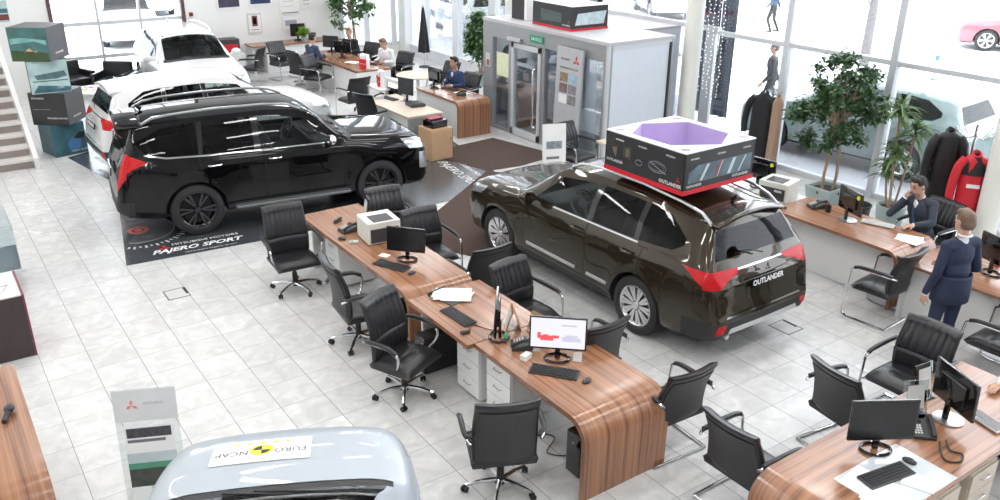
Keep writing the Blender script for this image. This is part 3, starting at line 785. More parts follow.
def make_visitor_chair():
    t = empty('visitor_chair'); BH[0] = .53; chair_pads(t, .56)
    f = MB()
    for sg in (1, -1):
        pts = [(-.24, sg * .305, .013), (.22, sg * .305, .013), (.285, sg * .305, .03), (.315, sg * .305, .09), (.285, sg * .305, .56), (.25, sg * .305, .635), (.17, sg * .305, .655), (-.20, sg * .305, .665), (-.27, sg * .285, .66)]
        P = [Vector(pts[0])] + smooth_path(pts[1:], 3)
        f.tube(P, .0135, 8)
        f.cyl((.295, sg * .305, .39), (.16, sg * .20, .385), .0115, None, 8); f.cyl((-.18, sg * .20, .385), (.2, sg * .20, .385), .0115, None, 8)
    f.cyl((-.24, -.305, .013), (-.24, .305, .013), .0135, None, 8)
    f.build('frame', M_pol, t)
    for sg in (1, -1):
        q = MB(); q.tube(smooth_path([(-.22, sg * .302, .682), (0, sg * .305, .685), (.17, sg * .305, .675), (.24, sg * .305, .652)], 3), .022, 10); q.build('arm_pad', M_leather, t)
    return t
OC = make_office_chair(); VC = make_visitor_chair(); first = {'o': True, 'v': True}
GO, GV = 'black leather office chairs on casters', 'black leather visitor chairs on steel runners'
def chair(kind, x, y, face, label):
    src = OC if kind == 'o' else VC
    if first[kind]: c = src; first[kind] = False
    else: c = copy_tree(src)
    place(c, (x, y, 0), math.radians(face)); tag(c, label, 'chair', GO if kind == 'o' else GV); return c
# face: 0 looks to +x, 90 looks to +y (away along the street wall)
chair('o', 3.46, 9.42, -94, 'black office chair with ribbed backrest at the far end of the printer desk')
chair('o', 3.52, 7.74, -6, 'black office chair tucked in at the printer desk, half hidden by the next office chair')
chair('o', 3.42, 6.50, -66, 'black office chair with curved arms pulled out beside the white drawer cabinets')
chair('o', 3.38, 4.76, 65, 'black office chair seen squarely from behind near the rounded end of the middle desk')
chair('v', 4.95, 9.62, -97, 'black visitor chair at the printer desk, nearest to the front wheel of the black car')
chair('v', 4.97, 8.62, -92, 'black visitor chair between the brown doormat and the desk monitor with the white note')
chair('v', 5.06, 7.62, 90, 'black visitor chair mostly hidden behind another chair, next to the pile of papers')
chair('v', 5.00, 6.62, -84, 'black visitor chair with ribbed backrest between the middle desk and the bronze car')
chair('v', 4.93, 5.48, 90, 'black visitor chair seen from behind next to the rear wheel of the bronze car')
chair('v', 4.97, 4.42, 87, 'black visitor chair behind the rounded desk end, its arm raised above the backrest')
chair('v', 4.90, 3.44, 0, 'black visitor chair seen from behind at the rounded end of the telephone desk')
chair('v', 6.28, 3.44, -8, 'black visitor chair seen from behind in the middle of the telephone desk')
chair('v', 7.22, 3.44, 180, 'black visitor chair with wide ribbed backrest facing the two black monitors')
chair('v', 8.98, 4.80, 94, 'black visitor chair seen from the side at the desk of the man on the phone')
chair('v', 8.76, 3.30, 90, 'black visitor chair half hidden behind the standing man in the navy suit')
# ------------------------------------------------------------------ desks
WD1, WD2 = (.40, .195, .105), (.165, .070, .038)
M_woodx = wood('walnut grain across x', WD1, WD2, 0)
M_woody = wood('walnut grain across y', WD1, WD2, 1)
M_whp = mat('white laminate', (.78, .78, .77), .4, vary=.02)
M_blp = mat('black panel', (.02, .02, .021), .5)
M_grip = mat('grip steel', (.5, .5, .5), .3, 1.)

def waterfall(b, x0, x1, ya, yb, z=.75, th=.05, r=.20):
    """slab from ya running to yb, where it bends down to the floor; width x0..x1"""
    sg = 1 if yb > ya else -1
    o = [(ya, z), (yb - sg * r * 1.6, z)]; i = [(ya, z - th), (yb - sg * r * 1.6, z - th)]
    for k in range(0, 11):
        a = PI / 2 * k / 10
        o.append((yb - sg * r + sg * r * math.sin(a), z - r + r * math.cos(a))); i.append((yb - sg * r + sg * (r - th) * math.sin(a), z - r + (r - th) * math.cos(a)))
    o.append((yb, 0)); i.append((yb - sg * th, 0))
    n = len(o); vs = []
    for x in (x0, x1): vs += [(x, p[0], p[1]) for p in o] + [(x, p[0], p[1]) for p in i]
    fs = []
    for k in range(n - 1):
        for a in (0, 2 * n): fs.append((a + k, a + k + 1, a + n + k + 1, a + n + k))
        fs.append((k, 2 * n + k, 2 * n + k + 1, k + 1)); fs.append((n + k, n + k + 1, 3 * n + k + 1, 3 * n + k))
    fs += [(0, n, 3 * n, 2 * n), (n - 1, 3 * n - 1, 4 * n - 1, 2 * n - 1)]
    b.add(vs, fs, 0, True)
def swap(b): b.v = [(y, x, z) for x, y, z in b.v]
def drawer_unit(loc, rz, label, n=3, group='white drawer cabinets', w=.40, h=.62, d=.50, m=None):
    """cabinet whose drawers face -x locally"""
    t = empty('drawer_cabinet', loc, rz, label, 'cabinet', group); m = m or M_whp
    b = MB(); b.box((0, 0, h / 2 + .02), (d, w, h - .02)); b.build('body', m, t, bevel=.004)
    hh = (h - .05) / n
    for k in range(n):
        z = .045 + hh * (k + .5)
        q = MB(); q.box((-d / 2 - .009, 0, z), (.018, w - .012, hh - .010)); dr = q.build('drawer', m, t, bevel=.003)
        q = MB(); q.tube([(-d / 2 - .018, -.06, z + .02), (-d / 2 - .04, -.05, z + .02), (-d / 2 - .04, .05, z + .02), (-d / 2 - .018, .06, z + .02)], .005, 6); q.build('handle', M_grip, dr)
    return t
t = empty('office_desk', (4.24, 8.5, 0), 0, 'walnut desk carrying the printer, its rounded end meeting the next desk', 'desk', 'walnut desks')
b = MB(); waterfall(b, -.42, .42, 1.50, -1.42); b.build('desk_top', M_woodx, t)
b = MB(); b.box((0, 1.42, .35), (.62, .05, .70)); b.build('end_panel', M_whp, t, bevel=.004)
b = MB(); b.box((.25, .1, .45), (.03, 2.6, .45)); b.build('modesty_panel', M_whp, t)
t = empty('office_desk', (4.21, 6.5, 0), 0, 'flat walnut desk top in the middle with a pile of papers on it', 'desk', 'walnut desks')
b = MB(); b.box2((-.44, -.635, .70), (.47, .53, .75)); b.build('desk_top', M_woodx, t, bevel=.006)
b = MB(); b.box((.3, 0, .4), (.03, 1.1, .5)); b.build('modesty_panel', M_whp, t)
b = MB(); b.box((0, .48, .35), (.6, .04, .70)); b.build('end_panel', M_whp, t)
t = empty('office_desk', (4.33, 5.08, 0), 0, 'walnut desk with a rounded end curving down to the floor, bright monitor on it', 'desk', 'walnut desks')
b = MB(); waterfall(b, -.49, .46, .775, -.86, r=.22); b.build('desk_top', M_woodx, t)
b = MB(); b.box((.31, 0, .45), (.03, 1.4, .45)); b.build('modesty_panel', M_whp, t)
drawer_unit((4.20, 6.12, 0), 0, 'white drawer cabinet under the desk with the papers', 3)
drawer_unit((4.22, 5.62, 0), 0, 'white drawer cabinet under the desk with the bright monitor', 3)
drawer_unit((4.20, 9.30, 0), 0, 'white drawer cabinet under the far end of the printer desk', 3)
def computer(loc, rz, label, h=.42, w=.19, d=.42):
    t = empty('computer', loc, rz, label, 'computer', 'black computers under the desks')
    b = MB(); b.box((0, 0, h / 2 + .01), (d, w, h)); b.build('case', M_blp, t, bevel=.008)
    f = MB(); f.box((-d / 2 - .006, 0, h / 2 + .01), (.012, w - .01, h - .01)); fr = f.build('front_cover', M_gloss, t, bevel=.004)
    p = MB(); p.cyl((-d / 2 - .012, 0, h * .8), (-d / 2 - .016, 0, h * .8), .012, None, 12); p.build('power_button', M_grip, fr)
    return t
computer((4.22, 4.55, 0), 0, 'black computer standing on the floor inside the rounded desk end')
computer((4.1, 7.6, 0), 0, 'black computer on the floor under the printer desk')
computer((3.98, 6.78, 0), 0, 'black computer on the floor under the desk with the papers')
# desk with the telephone, running along x, rounded end towards the middle desk
t = empty('office_desk', (6.4, 2.62, 0), 0, 'walnut desk with telephone and two black monitors, rounded end near the camera', 'desk', 'walnut desks')
b = MB(); waterfall(b, -.43, .45, .98, -1.96, r=.22); swap(b); b.build('desk_top', M_woody, t)
b = MB(); b.box((-.42, .28, .45), (2.65, .03, .45)); b.build('modesty_panel', M_whp, t)
b = MB(); b.box((.93, 0, .35), (.05, .8, .70)); b.build('end_panel', M_whp, t)
M_mapl = mat('pale grey wood', (.52, .45, .36), .4, vary=.08, scale=14)
drawer_unit((5.62, 2.47, 0), PI / 2, 'pale drawer cabinet under the desk with the telephone, next to the rounded end', 3, 'pale drawer cabinets', m=M_mapl)
drawer_unit((6.18, 2.47, 0), PI / 2, 'pale drawer cabinet under the desk with the telephone, at the picture edge', 3, 'pale drawer cabinets', m=M_mapl)
# long white and walnut desks by the street windows
def white_desk(loc, W, Ln, label, end=True):
    t = empty('reception_desk', loc, 0, label, 'desk', 'desks along the street windows')
    b = MB(); b.box2((-W / 2, -Ln / 2, .715), (W / 2, Ln / 2, .75)); b.build('desk_top', M_woodx, t, bevel=.004)
    b = MB(); b.box2((-W / 2 + .12, -Ln / 2 + .05, .02), (-W / 2 + .15, Ln / 2 - .05, .715)); b.build('front_panel', M_whp, t)
    for s in (-1, 1):
        b = MB(); b.box((0, s * (Ln / 2 - .03), .36), (W - .1, .04, .71)); b.build('end_panel', M_whp, t)
    return t
t = empty('reception_desk', (9.68, 5.78, 0), 0, 'walnut desk with white front panel in front of the man on the phone', 'desk', 'desks along the street windows')
b = MB(); waterfall(b, -.44, .42, .95, -.95, th=.04, r=.16); b.build('desk_top', M_woodx, t)
b = MB(); b.box2((-.28, -.85, .02), (-.25, .92, .71)); b.build('front_panel', M_whp, t)
b = MB(); b.box((0, .90, .36), (.72, .04, .70)); b.build('end_panel', M_whp, t)
white_desk((9.55, 3.62, 0), 1.0, 2.1, 'walnut topped desk with a white front beside the standing man in navy')
# walnut counter on the left edge of the picture
t = empty('counter', (-.10, 6.75, 0), 0, 'walnut counter with a rounded end at the lower left, stapler on top', 'counter')
b = MB(); waterfall(b, -.5, .31, 1.12, -.95, r=.30); b.build('counter_top', M_woodx, t)
b = MB(); b.box((-.1, .9, .35), (.6, .05, .70)); b.build('end_panel', M_woodx, t)
# ------------------------------------------------------------------ things on the desks
M_screen = mat('dark screen', (.012, .012, .013), .22, spec=.5)
M_dgrey = mat('dark grey plastic', (.045, .046, .048), .5)
M_lgrey = mat('light grey plastic', (.62, .62, .61), .45)
M_offw = mat('off white plastic', (.72, .72, .68), .45)
M_paper = mat('paper', (.84, .84, .83), .8, vary=.02)
M_key = mat('black keys', (.028, .028, .030), .55)
M_keyg = mat('grey keys', (.30, .30, .31), .55)
M_yel = mat('yellow sticker', (.80, .78, .05), .5)
M_kraft = mat('brown card', (.42, .24, .12), .7)
M_green = mat('green print', (.10, .42, .22), .5)
M_blue = mat('blue print', (.08, .20, .42), .5)
M_teal = mat('teal print', (.12, .32, .34), .5, vary=.35, scale=5)
def screen_mat(name, estr):
    m, nt, out = _nodes(name)
    b = N(nt, 'BsdfPrincipled'); L(nt, b.outputs[0], out.inputs[0]); b.inputs['Roughness'].default_value = .2
    tc = N(nt, 'TexCoord'); sx = N(nt, 'SeparateXYZ'); L(nt, tc.outputs['Object'], sx.inputs[0])
    r = N(nt, 'ValToRGB'); e = r.color_ramp.elements; e[0].position = .0; e[0].color = (.80, .80, .86, 1); e[1].position = 1; e[1].color = (.85, .86, .92, 1)
    mr = N(nt, 'MapRange'); mr.inputs['From Min'].default_value = .8; mr.inputs['From Max'].default_value = 1.2; L(nt, sx.outputs[2], mr.inputs[0]); L(nt, mr.outputs[0], r.inputs[0])
    L(nt, r.outputs[0], b.inputs['Emission Color']); b.inputs['Emission Strength'].default_value = estr; b.inputs['Base Color'].default_value = (.02, .02, .02, 1)
    MATS[name] = m; return m
def monitor(loc, rz, label, w=.50, h=.30, lit=False, ring=True, sticker=False, group=None, silver=False, tilt=-.06):
    """screen looks along +x"""
    t = empty('monitor', loc, rz, label, 'monitor', group)
    zc = .12 + h / 2
    b = MB(); b.box((0, 0, zc), (.028, w, h), 0, (0, tilt, 0)); b.box((-.024, 0, zc), (.03, w * .6, h * .55), 0, (0, tilt, 0)); c = b.build('housing', M_gloss, t, bevel=.006)
    p = MB(); p.box((.0150, 0, zc + .004), (.003, w - .03, h - .035), 0, (0, tilt, 0)); sc_ = p.build('screen', screen_mat('lit screen', .75) if lit and 'lit screen' not in MATS else (MATS['lit screen'] if lit else M_screen), t)
    if lit:
        g = MB()
        for (y, z, sy, sz) in ((.12, -.045, .12, .05), (.04, -.03, .06, .03), (.19, -.02, .03, .06), (.13, -.02, .05, .02)): g.box((.0215, -y + .02, zc + z), (.001, sy, sz), 0, (0, tilt, 0))
        g.build('red_car_picture', mat('screen red', (.4, .02, .03), .3, emit=(.75, .10, .12), estr=.7), sc_)
        g = MB(); g.box((.0215, .12, zc - .05), (.001, .17, .045), 0, (0, tilt, 0)); g.box((.0215, .12, zc - .02), (.001, .11, .03), 0, (0, tilt, 0)); g.build('grey_car_picture', mat('screen grey', (.2, .2, .25), .3, emit=(.50, .52, .62), estr=.7), sc_)
        g = MB(); g.box((.0215, .10, zc + .09), (.001, .14, .012), 0, (0, tilt, 0)); g.build('headline', mat('screen dark', (.1, .1, .1), .3, emit=(.45, .47, .5), estr=.7), sc_)
    s = MB(); s.box((-.035, 0, .10), (.03, .05, .19)); s.build('neck', M_gloss, t, bevel=.008)
    s = MB()
    if ring: s.tube([(-.02 + .085 * math.cos(a), .115 * math.sin(a), .012) for a in np.linspace(0, 2 * PI, 28, endpoint=False)], .012, 8, closed=True)
    else: s.lathe([(0, .002), (.12, .002), (.12, .012), (.03, .024), (0, .024)], 28); 
    s.build('stand', M_grip if silver else M_gloss, t)
    if sticker:
        g = MB(); g.cyl((-.034, -w / 2 + .06, zc + h / 2 - .06), (-.018, -w / 2 + .06, zc + h / 2 - .06), .028, None, 14)
        g.build('yellow_sticker', M_yel, t)
    return t
def keyboard(loc, rz, label, m=None, km=None, w=.44, group='keyboards'):
    t = empty('keyboard', loc, rz, label, 'keyboard', group)
    b = MB(); b.box((0, 0, .011), (.15, w, .018), 0, (0, .05, 0)); b.build('base', m or M_dgrey, t, bevel=.004)
    k = MB(); n = 17
    for i in range(5):
        for j in range(n):
            if i == 4 and 4 < j < 9: continue
            k.box((.052 - i * .026, (j - (n - 1) / 2) * (w - .03) / n, .0245 - (.052 - i * .026) * .05), (.020, (w - .03) / n * .82, .007), 0, (0, .05, 0))
    k.box((.052 - 4 * .026, -.06, .0245), (.02, .10, .007)); k.build('keys', km or M_key, t)
    return t
def mouse(loc, rz, label, m=None):
    t = empty('mouse', loc, rz, label, 'mouse', 'computer mice')
    b = MB(); b.ell((0, 0, .012), (.055, .031, .024), 16)
    b.v = [(x, y, max(0.001, z)) for x, y, z in b.v]; b.build('shell', m or M_dgrey, t)
    w = MB(); w.cyl((.03, -.004, .033), (.03, .004, .033), .007, None, 10); w.build('scroll_wheel', M_grip, t); return t
def cable(name, pts, label, r=.004, m=None):
    b = MB(); b.tube(smooth_path(pts, 5), r, 6); return tag(b.build(name, m or M_blk, None), label, 'cable')
def telephone(loc, rz, label, m=None):
    t = empty('telephone', loc, rz, label, 'telephone', None); m = m or M_dgrey
    b = MB(); b.prism([(-.10, 0), (.10, 0), (.10, .03), (-.10, .075)], -.09, .09, 'y'); b.build('base', m, t, bevel=.006)
    h = MB(); h.tube(smooth_path([(-.11, .065, .088), (-.08, .065, .105), (0, .065, .095), (.075, .065, .062), (.10, .065, .042)], 4), [.02, .022, .022, .02, .017, .016, .015, .015, .015, .015, .015, .016, .018, .02, .021, .021, .018], 10); h.build('handset', M_key, t)
    k = MB()
    for i in range(4):
        for j in range(3): k.box((-.01 + .026 * i, -.02 - .022 * j, .058 - .0060 * i + .003), (.016, .014, .008), 0, (0, .22, 0))
    k.build('keypad', M_lgrey, t)
    s = MB(); s.box((-.062, -.04, .072), (.04, .075, .004), 0, (0, .22, 0)); s.build('display', M_screen, t)
    return t
def printer(loc, rz, label, w=.42, d=.40, h=.28):
    """paper slot looks along +x"""
    t = empty('printer', loc, rz, label, 'printer', 'printers')
    b = MB(); b.box((0, 0, h / 2 + .005), (d, w, h)); b.build('case', M_offw, t, bevel=.018, seg=3)
    f = MB(); f.box((d / 2 + .004, 0, h * .42), (.014, w * .86, h * .62)); fr = f.build('front_cover', M_dgrey, t, bevel=.005)
    p = MB(); p.box((d / 2 + .014, w * .2, h * .60), (.006, w * .25, .03)); p.build('control_panel', M_lgrey, fr)
    o = MB(); o.box((.06, 0, h + .004), (d * .6, w * .62, .012)); o.build('paper_tray', M_dgrey, t, bevel=.004)
    return t
def sheets(name, loc, rz, label, n=3, size=(.21, .297), m=None, cat='paper', group='papers on the desks', z=0.0022, spread=.3):
    t = empty(name, loc, rz, label, cat, group)
    for i in range(n):
        a = random.uniform(-spread, spread); c, s_ = math.cos(a), math.sin(a); ox, oy = random.uniform(-.05, .05) * (n > 1), random.uniform(-.05, .05) * (n > 1)
        q = [(ox + c * x - s_ * y, oy + s_ * x + c * y) for x, y in ((-size[0] / 2, -size[1] / 2), (size[0] / 2, -size[1] / 2), (size[0] / 2, size[1] / 2), (-size[0] / 2, size[1] / 2))]
        b = MB(); b.prism(q, .001 + i * z, .001 + i * z + .0018); b.build('sheet', m or M_paper, t)
    return t
ZD = .75
GM = 'black desktop monitors'
printer((4.32, 8.72, ZD), -PI / 2 - .10, 'white printer with a black front on the walnut desk by the black car')
monitor((4.26, 7.92, ZD), math.radians(222), 'black monitor on the printer desk, edge towards the camera, with a small white note', .46, .29, ring=True)
keyboard((4.04, 7.88, ZD), math.radians(204), 'black keyboard in front of the monitor on the printer desk')
mouse((4.13, 7.57, ZD), 3.4, 'black mouse at the end of the keyboard on the printer desk')
t = empty('document_stand', (4.46, 9.33, ZD), math.radians(165), 'tall black stand holding a leaflet, beside the white printer', 'stand')
b = MB(); b.box((0, 0, .16), (.02, .20, .32), 0, (0, -.15, 0)); b.build('back_plate', M_gloss, t, bevel=.004)
b = MB(); b.box((.014, 0, .17), (.006, .14, .22), 0, (0, -.15, 0)); b.build('leaflet', M_lgrey, t)
b = MB(); b.box((.02, 0, .008), (.14, .20, .016)); b.build('foot', M_gloss, t)
telephone((4.10, 9.14, ZD), math.radians(185), 'dark telephone on the printer desk, left of the printer')
t = empty('stapler', (4.13, 9.50, ZD), .4, 'small black stapler at the far end of the printer desk', 'stapler')
b = MB(); b.box((0, 0, .010), (.13, .035, .014)); b.build('base', M_dgrey, t, bevel=.004); b = MB(); b.box((.003, 0, .036), (.13, .032, .022), 0, (0, -.12, 0)); b.build('arm', M_blk, t, bevel=.006)
mouse((3.92, 8.93, ZD), 2.2, 'black mouse near the edge of the printer desk, beside the telephone')
t = empty('calculator', (4.00, 8.76, ZD), 2.6, 'small white calculator lying near the printer', 'calculator')
b = MB(); b.box((0, 0, .010), (.10, .07, .018)); b.build('case', M_lgrey, t, bevel=.004); b = MB(); b.box((.025, 0, .021), (.03, .05, .004)); b.build('display', M_green, t)
sheets('note', (4.12, 8.20, ZD), .6, 'small white note standing behind the keyboard of the printer desk', 1, (.09, .12), cat='note')
# middle desks
t = empty('letter_tray', (4.16, 6.84, ZD), .25, 'black tray under the pile of white papers on the middle desk', 'tray')
b = MB(); b.box((0, 0, .006), (.26, .36, .010)); b.build('tray_base', M_dgrey, t, bevel=.003)
b = MB(); b.box((0, .175, .02), (.26, .010, .036)); b.build('tray_rim', M_dgrey, t)
sheets('paper_pile', (4.21, 6.84, ZD + .0125), 1.0, 'pile of white printed papers on the black tray, at the middle desk end', 6, (.23, .32), spread=.4)
b = MB(); b.box((0, 0, .0008), (.12, .17, .0016)); 
keyboard((4.00, 6.40, ZD), math.radians(183), 'black keyboard beside the pile of papers on the middle desk')
mouse((3.88, 6.08, ZD), 3.0, 'black mouse at the near end of the keyboard by the papers')
monitor((4.08, 5.84, ZD), math.radians(144), 'black monitor seen edge on in the middle desk, turned towards the keyboard by the papers', .50, .31)
monitor((4.30, 5.18, ZD), math.radians(228), 'monitor with a bright picture of a red and a grey car on its screen', .52, .32, lit=True)
keyboard((4.14, 5.02, ZD), math.radians(218), 'black keyboard in front of the bright monitor')
mouse((4.28, 4.74, ZD), 3.4, 'black mouse beside the keyboard of the bright monitor')
for k, (x, y, a, lab) in enumerate(((4.36, 5.93, 2.6, 'brown card leaflet stand leaning behind the edge-on monitor'), (4.50, 5.68, 3.3, 'brown and white leaflet stand next to the bright monitor'))):
    t = empty('leaflet_stand', (x, y, ZD), a, lab, 'leaflet stand', 'leaflet stands')
    b = MB(); b.add([(-.06, -.11, 0), (-.06, .11, 0), (.02, .11, .21), (.02, -.11, .21), (.09, .11, 0), (.09, -.11, 0)], [(0, 1, 2, 3), (3, 2, 4, 5)]); b.build('card', M_kraft, t, solid=.004)
    b = MB(); b.add([(.094, -.085, .012), (.094, .085, .012), (.036, .085, .17), (.036, -.085, .17)], [(0, 1, 2, 3)]); b.build('leaflet', M_paper, t, solid=.002)
telephone((4.18, 5.56, ZD), math.radians(150), 'small dark telephone beside the bright monitor')
t = empty('tape_dispenser', (4.12, 5.74, ZD), .5, 'small black and green tape holder in front of the edge-on monitor', 'tape holder')
b = MB(); b.box((0, 0, .016), (.12, .05, .03)); b.build('base', M_dgrey, t, bevel=.008); b = MB(); b.cyl((.01, -.012, .045), (.01, .012, .045), .032, None, 18); b.build('tape_roll', M_green, t)
t = empty('card_box', (4.08, 5.36, ZD), .3, 'small white card box lying beside the keyboard of the bright monitor', 'box')
b = MB(); b.box((0, 0, .018), (.10, .065, .036)); b.build('carton', M_paper, t); b = MB(); b.box((0, 0, .040), (.104, .069, .012)); b.build('lid', M_offw, t)
for x, y, lab in ((4.24, 5.42, 'small white note leaning at the left foot of the bright monitor'), (4.44, 5.06, 'small white note leaning at the right foot of the bright monitor')):
    t = empty('note_card', (x, y, ZD), math.radians(220), lab, 'note', 'note cards'); b = MB(); b.box((0, 0, .045), (.004, .08, .09), 0, (0, -.2, 0)); b.build('card', M_paper, t); b = MB(); b.box((-.02, 0, .004), (.05, .06, .006)); b.build('foot', M_paper, t)
cable('mouse_cable', [(3.93, 6.10, ZD + .006), (4.03, 6.16, ZD + .006), (4.10, 6.02, ZD + .006), (4.14, 5.95, ZD + .008)], 'thin black cable curling from the mouse to the edge-on monitor')
cable('cable', [(3.95, 7.2, .02), (4.05, 7.05, .02), (3.9, 6.9, .06), (4.1, 6.8, .02), (4.2, 7.0, .3)], 'black cables tangled on the floor between the two middle desks', .007)
cable('cable', [(4.1, 5.2, .02), (4.2, 5.05, .02), (4.0, 4.9, .02), (4.2, 4.75, .05), (4.4, 4.9, .4), (4.5, 5.0, .68)], 'black cable hanging under the desk with the bright monitor', .006)
# desk with the telephone
monitor((5.48, 2.72, ZD), math.radians(-122), 'black monitor with a dark screen above the black keyboard on the telephone desk', .52, .34)
monitor((6.36, 2.64, ZD), math.radians(-24), 'black monitor seen from its side, above the pale keyboard', .48, .34, ring=False, silver=True)
t = empty('desk_mat', (5.30, 2.45, ZD), -.02, 'clear desk mat with papers underneath, below the black keyboard', 'desk mat')
b = MB(); b.box((0, 0, .0015), (.78, .50, .002)); b.build('sheet_glass', mat('grey desk mat', (.55, .58, .60), .1, vary=.03), t)
b = MB(); b.box((-.22, .02, .0032), (.30, .42, .0012), 0, (0, 0, .12)); b.build('paper_underlay', M_paper, t)
keyboard((5.26, 2.50, ZD + .0045), math.radians(-100), 'black keyboard on the clear desk mat of the telephone desk')
mouse((5.56, 2.50, ZD + .004), -1.4, 'black mouse on the right of the keyboard on the desk mat')
keyboard((6.60, 2.50, ZD), math.radians(-14), 'pale keyboard under a hand at the picture edge', M_lgrey, M_keyg)
telephone((6.00, 2.66, ZD), math.radians(-135), 'black office telephone with a curled cord between the two dark monitors')
tel = [o for o in COL.objects if o.name.startswith('telephone') and abs(o.location.x - 6.0) < .01][0]
b = MB(); b.M = (Matrix.Translation(tel.location) @ tel.rotation_euler.to_matrix().to_4x4()).inverted(); b.tube(smooth_path([(5.98, 2.50, ZD + .02), (5.86, 2.42, ZD + .012), (5.80, 2.34, ZD + .012), (5.88, 2.28, ZD + .012), (5.98, 2.32, ZD + .012), (5.95, 2.40, ZD + .012), (6.04, 2.48, ZD + .02)], 5), .008, 6); b.build('cord', M_blk, tel)
t = empty('mobile_phone', (5.86, 2.76, ZD), .4, 'small silver and black cordless phone standing by the telephone', 'phone')
b = MB(); b.box((0, 0, .012), (.08, .08, .022)); b.build('cradle', M_blk, t, bevel=.006); b = MB(); b.box((0, 0, .08), (.028, .046, .14), 0, (0, -.2, 0)); b.build('handset', M_lgrey, t, bevel=.008)
for x, y, a, lab in ((6.20, 2.86, -2.0, 'clear leaflet holder standing behind the telephone'), (6.52, 2.97, -1.7, 'clear leaflet holder behind the second monitor')):
    t = empty('leaflet_holder', (x, y, ZD), a, lab, 'leaflet holder', 'leaflet holders')
    b = MB(); b.box((0, 0, .15), (.006, .22, .30), 0, (0, -.22, 0)); b.build('clear_panel', glass('acrylic', (.88, .93, .93), 1.0), t)
    b = MB(); b.box((.03, 0, .004), (.12, .22, .006)); b.build('foot', MATS['acrylic'], t)
    b = MB(); b.box((.006, 0, .16), (.002, .15, .20), 0, (0, -.22, 0)); b.build('leaflet', M_lgrey, t)
sheets('paper_sheet', (4.98, 2.36, ZD), .5, 'white papers near the rounded end of the telephone desk', 2)
sheets('paper_sheet', (5.42, 2.32, ZD + .005), .2, 'crumpled white paper sheet at the lower edge of the desk mat', 2, (.16, .22))
# desk of the man on the phone
printer((9.72, 6.98, ZD - .02), math.radians(192), 'white printer behind the tail of the bronze car, at the street windows')
t = empty('side_table', (9.72, 7.05, 0), 0, 'white side table under the printer behind the bronze car', 'table')
b = MB(); b.box((0, 0, .71), (.8, .62, .035)); b.build('table_top', M_whp, t, bevel=.004)
for sx in (-1, 1):
    for sy in (-1, 1): b = MB(); b.box((sx * .36, sy * .27, .345), (.04, .04, .69)); b.build('leg', M_grip, t)
monitor((9.84, 7.42, .0 + .75), math.radians(4), 'black monitor with a yellow sticker right of the promotional box, behind the white printer', .50, .32, sticker=True)
t = empty('side_table', (9.85, 7.72, 0), 0, 'white side table under the black monitor behind the white printer', 'table')
b = MB(); b.box((0, 0, .73), (.7, .56, .035)); b.build('table_top', M_whp, t, bevel=.004)
for sx in (-1, 1):
    for sy in (-1, 1): b = MB(); b.box((sx * .31, sy * .24, .355), (.04, .04, .71)); b.build('leg', M_grip, t)
monitor((9.72, 5.86, ZD), math.radians(-22), 'black monitor with a yellow sticker on the desk of the man on the phone', .48, .31, sticker=True, silver=True, ring=False)
keyboard((9.92, 5.55, ZD), math.radians(20), 'white keyboard between the monitor and the man on the phone', M_offw, M_lgrey, .40)
telephone((9.80, 6.40, ZD), 2.8, 'black telephone beside the monitor of the man on the phone')
t = empty('pen_holder', (9.78, 6.20, ZD), 0, 'black pen cup next to the telephone at the street windows', 'pen cup')
b = MB(); b.lathe([(0, .002), (.036, .002), (.036, .10), (.032, .10), (.032, .008), (0, .008)], 16); b.build('cup', M_blk, t)
for k in range(4): b = MB(); b.cyl((.01 * math.cos(k * 1.7), .01 * math.sin(k * 1.7), .012), (.024 * math.cos(k * 1.7), .024 * math.sin(k * 1.7), .15), .004, None, 6); b.build('pen', [M_blue, M_redp, M_blk, M_lgrey][k], t)
sheets('paper_sheet', (9.78, 5.05, ZD), .3, 'white papers on the desk in front of the man on the phone', 4)
sheets('paper_sheet', (9.80, 4.36, ZD), .2, 'white papers on the desk next to the standing man in navy', 3)
t = empty('waste_basket', (10.75, 6.35, 0), 0, 'black wire basket beside the man on the phone', 'basket')
b = MB(); b.lathe([(0, .01), (.13, .01), (.17, .62), (.16, .62), (.12, .02), (0, .02)], 24); b.build('basket', M_dgrey, t); b = MB(); b.tube([(.17 * math.cos(a), .17 * math.sin(a), .62) for a in np.linspace(0, 2 * PI, 28, endpoint=False)], .012, 6, closed=True); b.build('rim', M_blk, t)
monitor((9.60, 3.92, ZD), math.radians(-20), 'black monitor with a yellow sticker to the right of the standing man', .48, .32, sticker=True)
t = empty('stapler', (9.86, 4.02, ZD), 1.2, 'red and blue stapler on the desk right of the standing man', 'stapler')
b = MB(); b.box((0, 0, .010), (.13, .04, .016)); b.build('base', M_redp, t, bevel=.004); b = MB(); b.box((.003, 0, .036), (.13, .036, .022), 0, (0, -.12, 0)); b.build('arm', M_blue, t, bevel=.006)
# counter at the left edge
t = empty('barcode_scanner', (.06, 6.95, ZD), math.radians(70), 'small black hand-held scanner lying on the walnut counter', 'scanner')
b = MB(); b.ell((0.07, 0, .045), (.055, .042, .036), 14); b.build('head', M_gloss, t); b = MB(); b.tube(smooth_path([(.05, 0, .04), (-.02, 0, .032), (-.10, 0, .024)], 4), .022, 10); b.build('handle', M_blk, t)
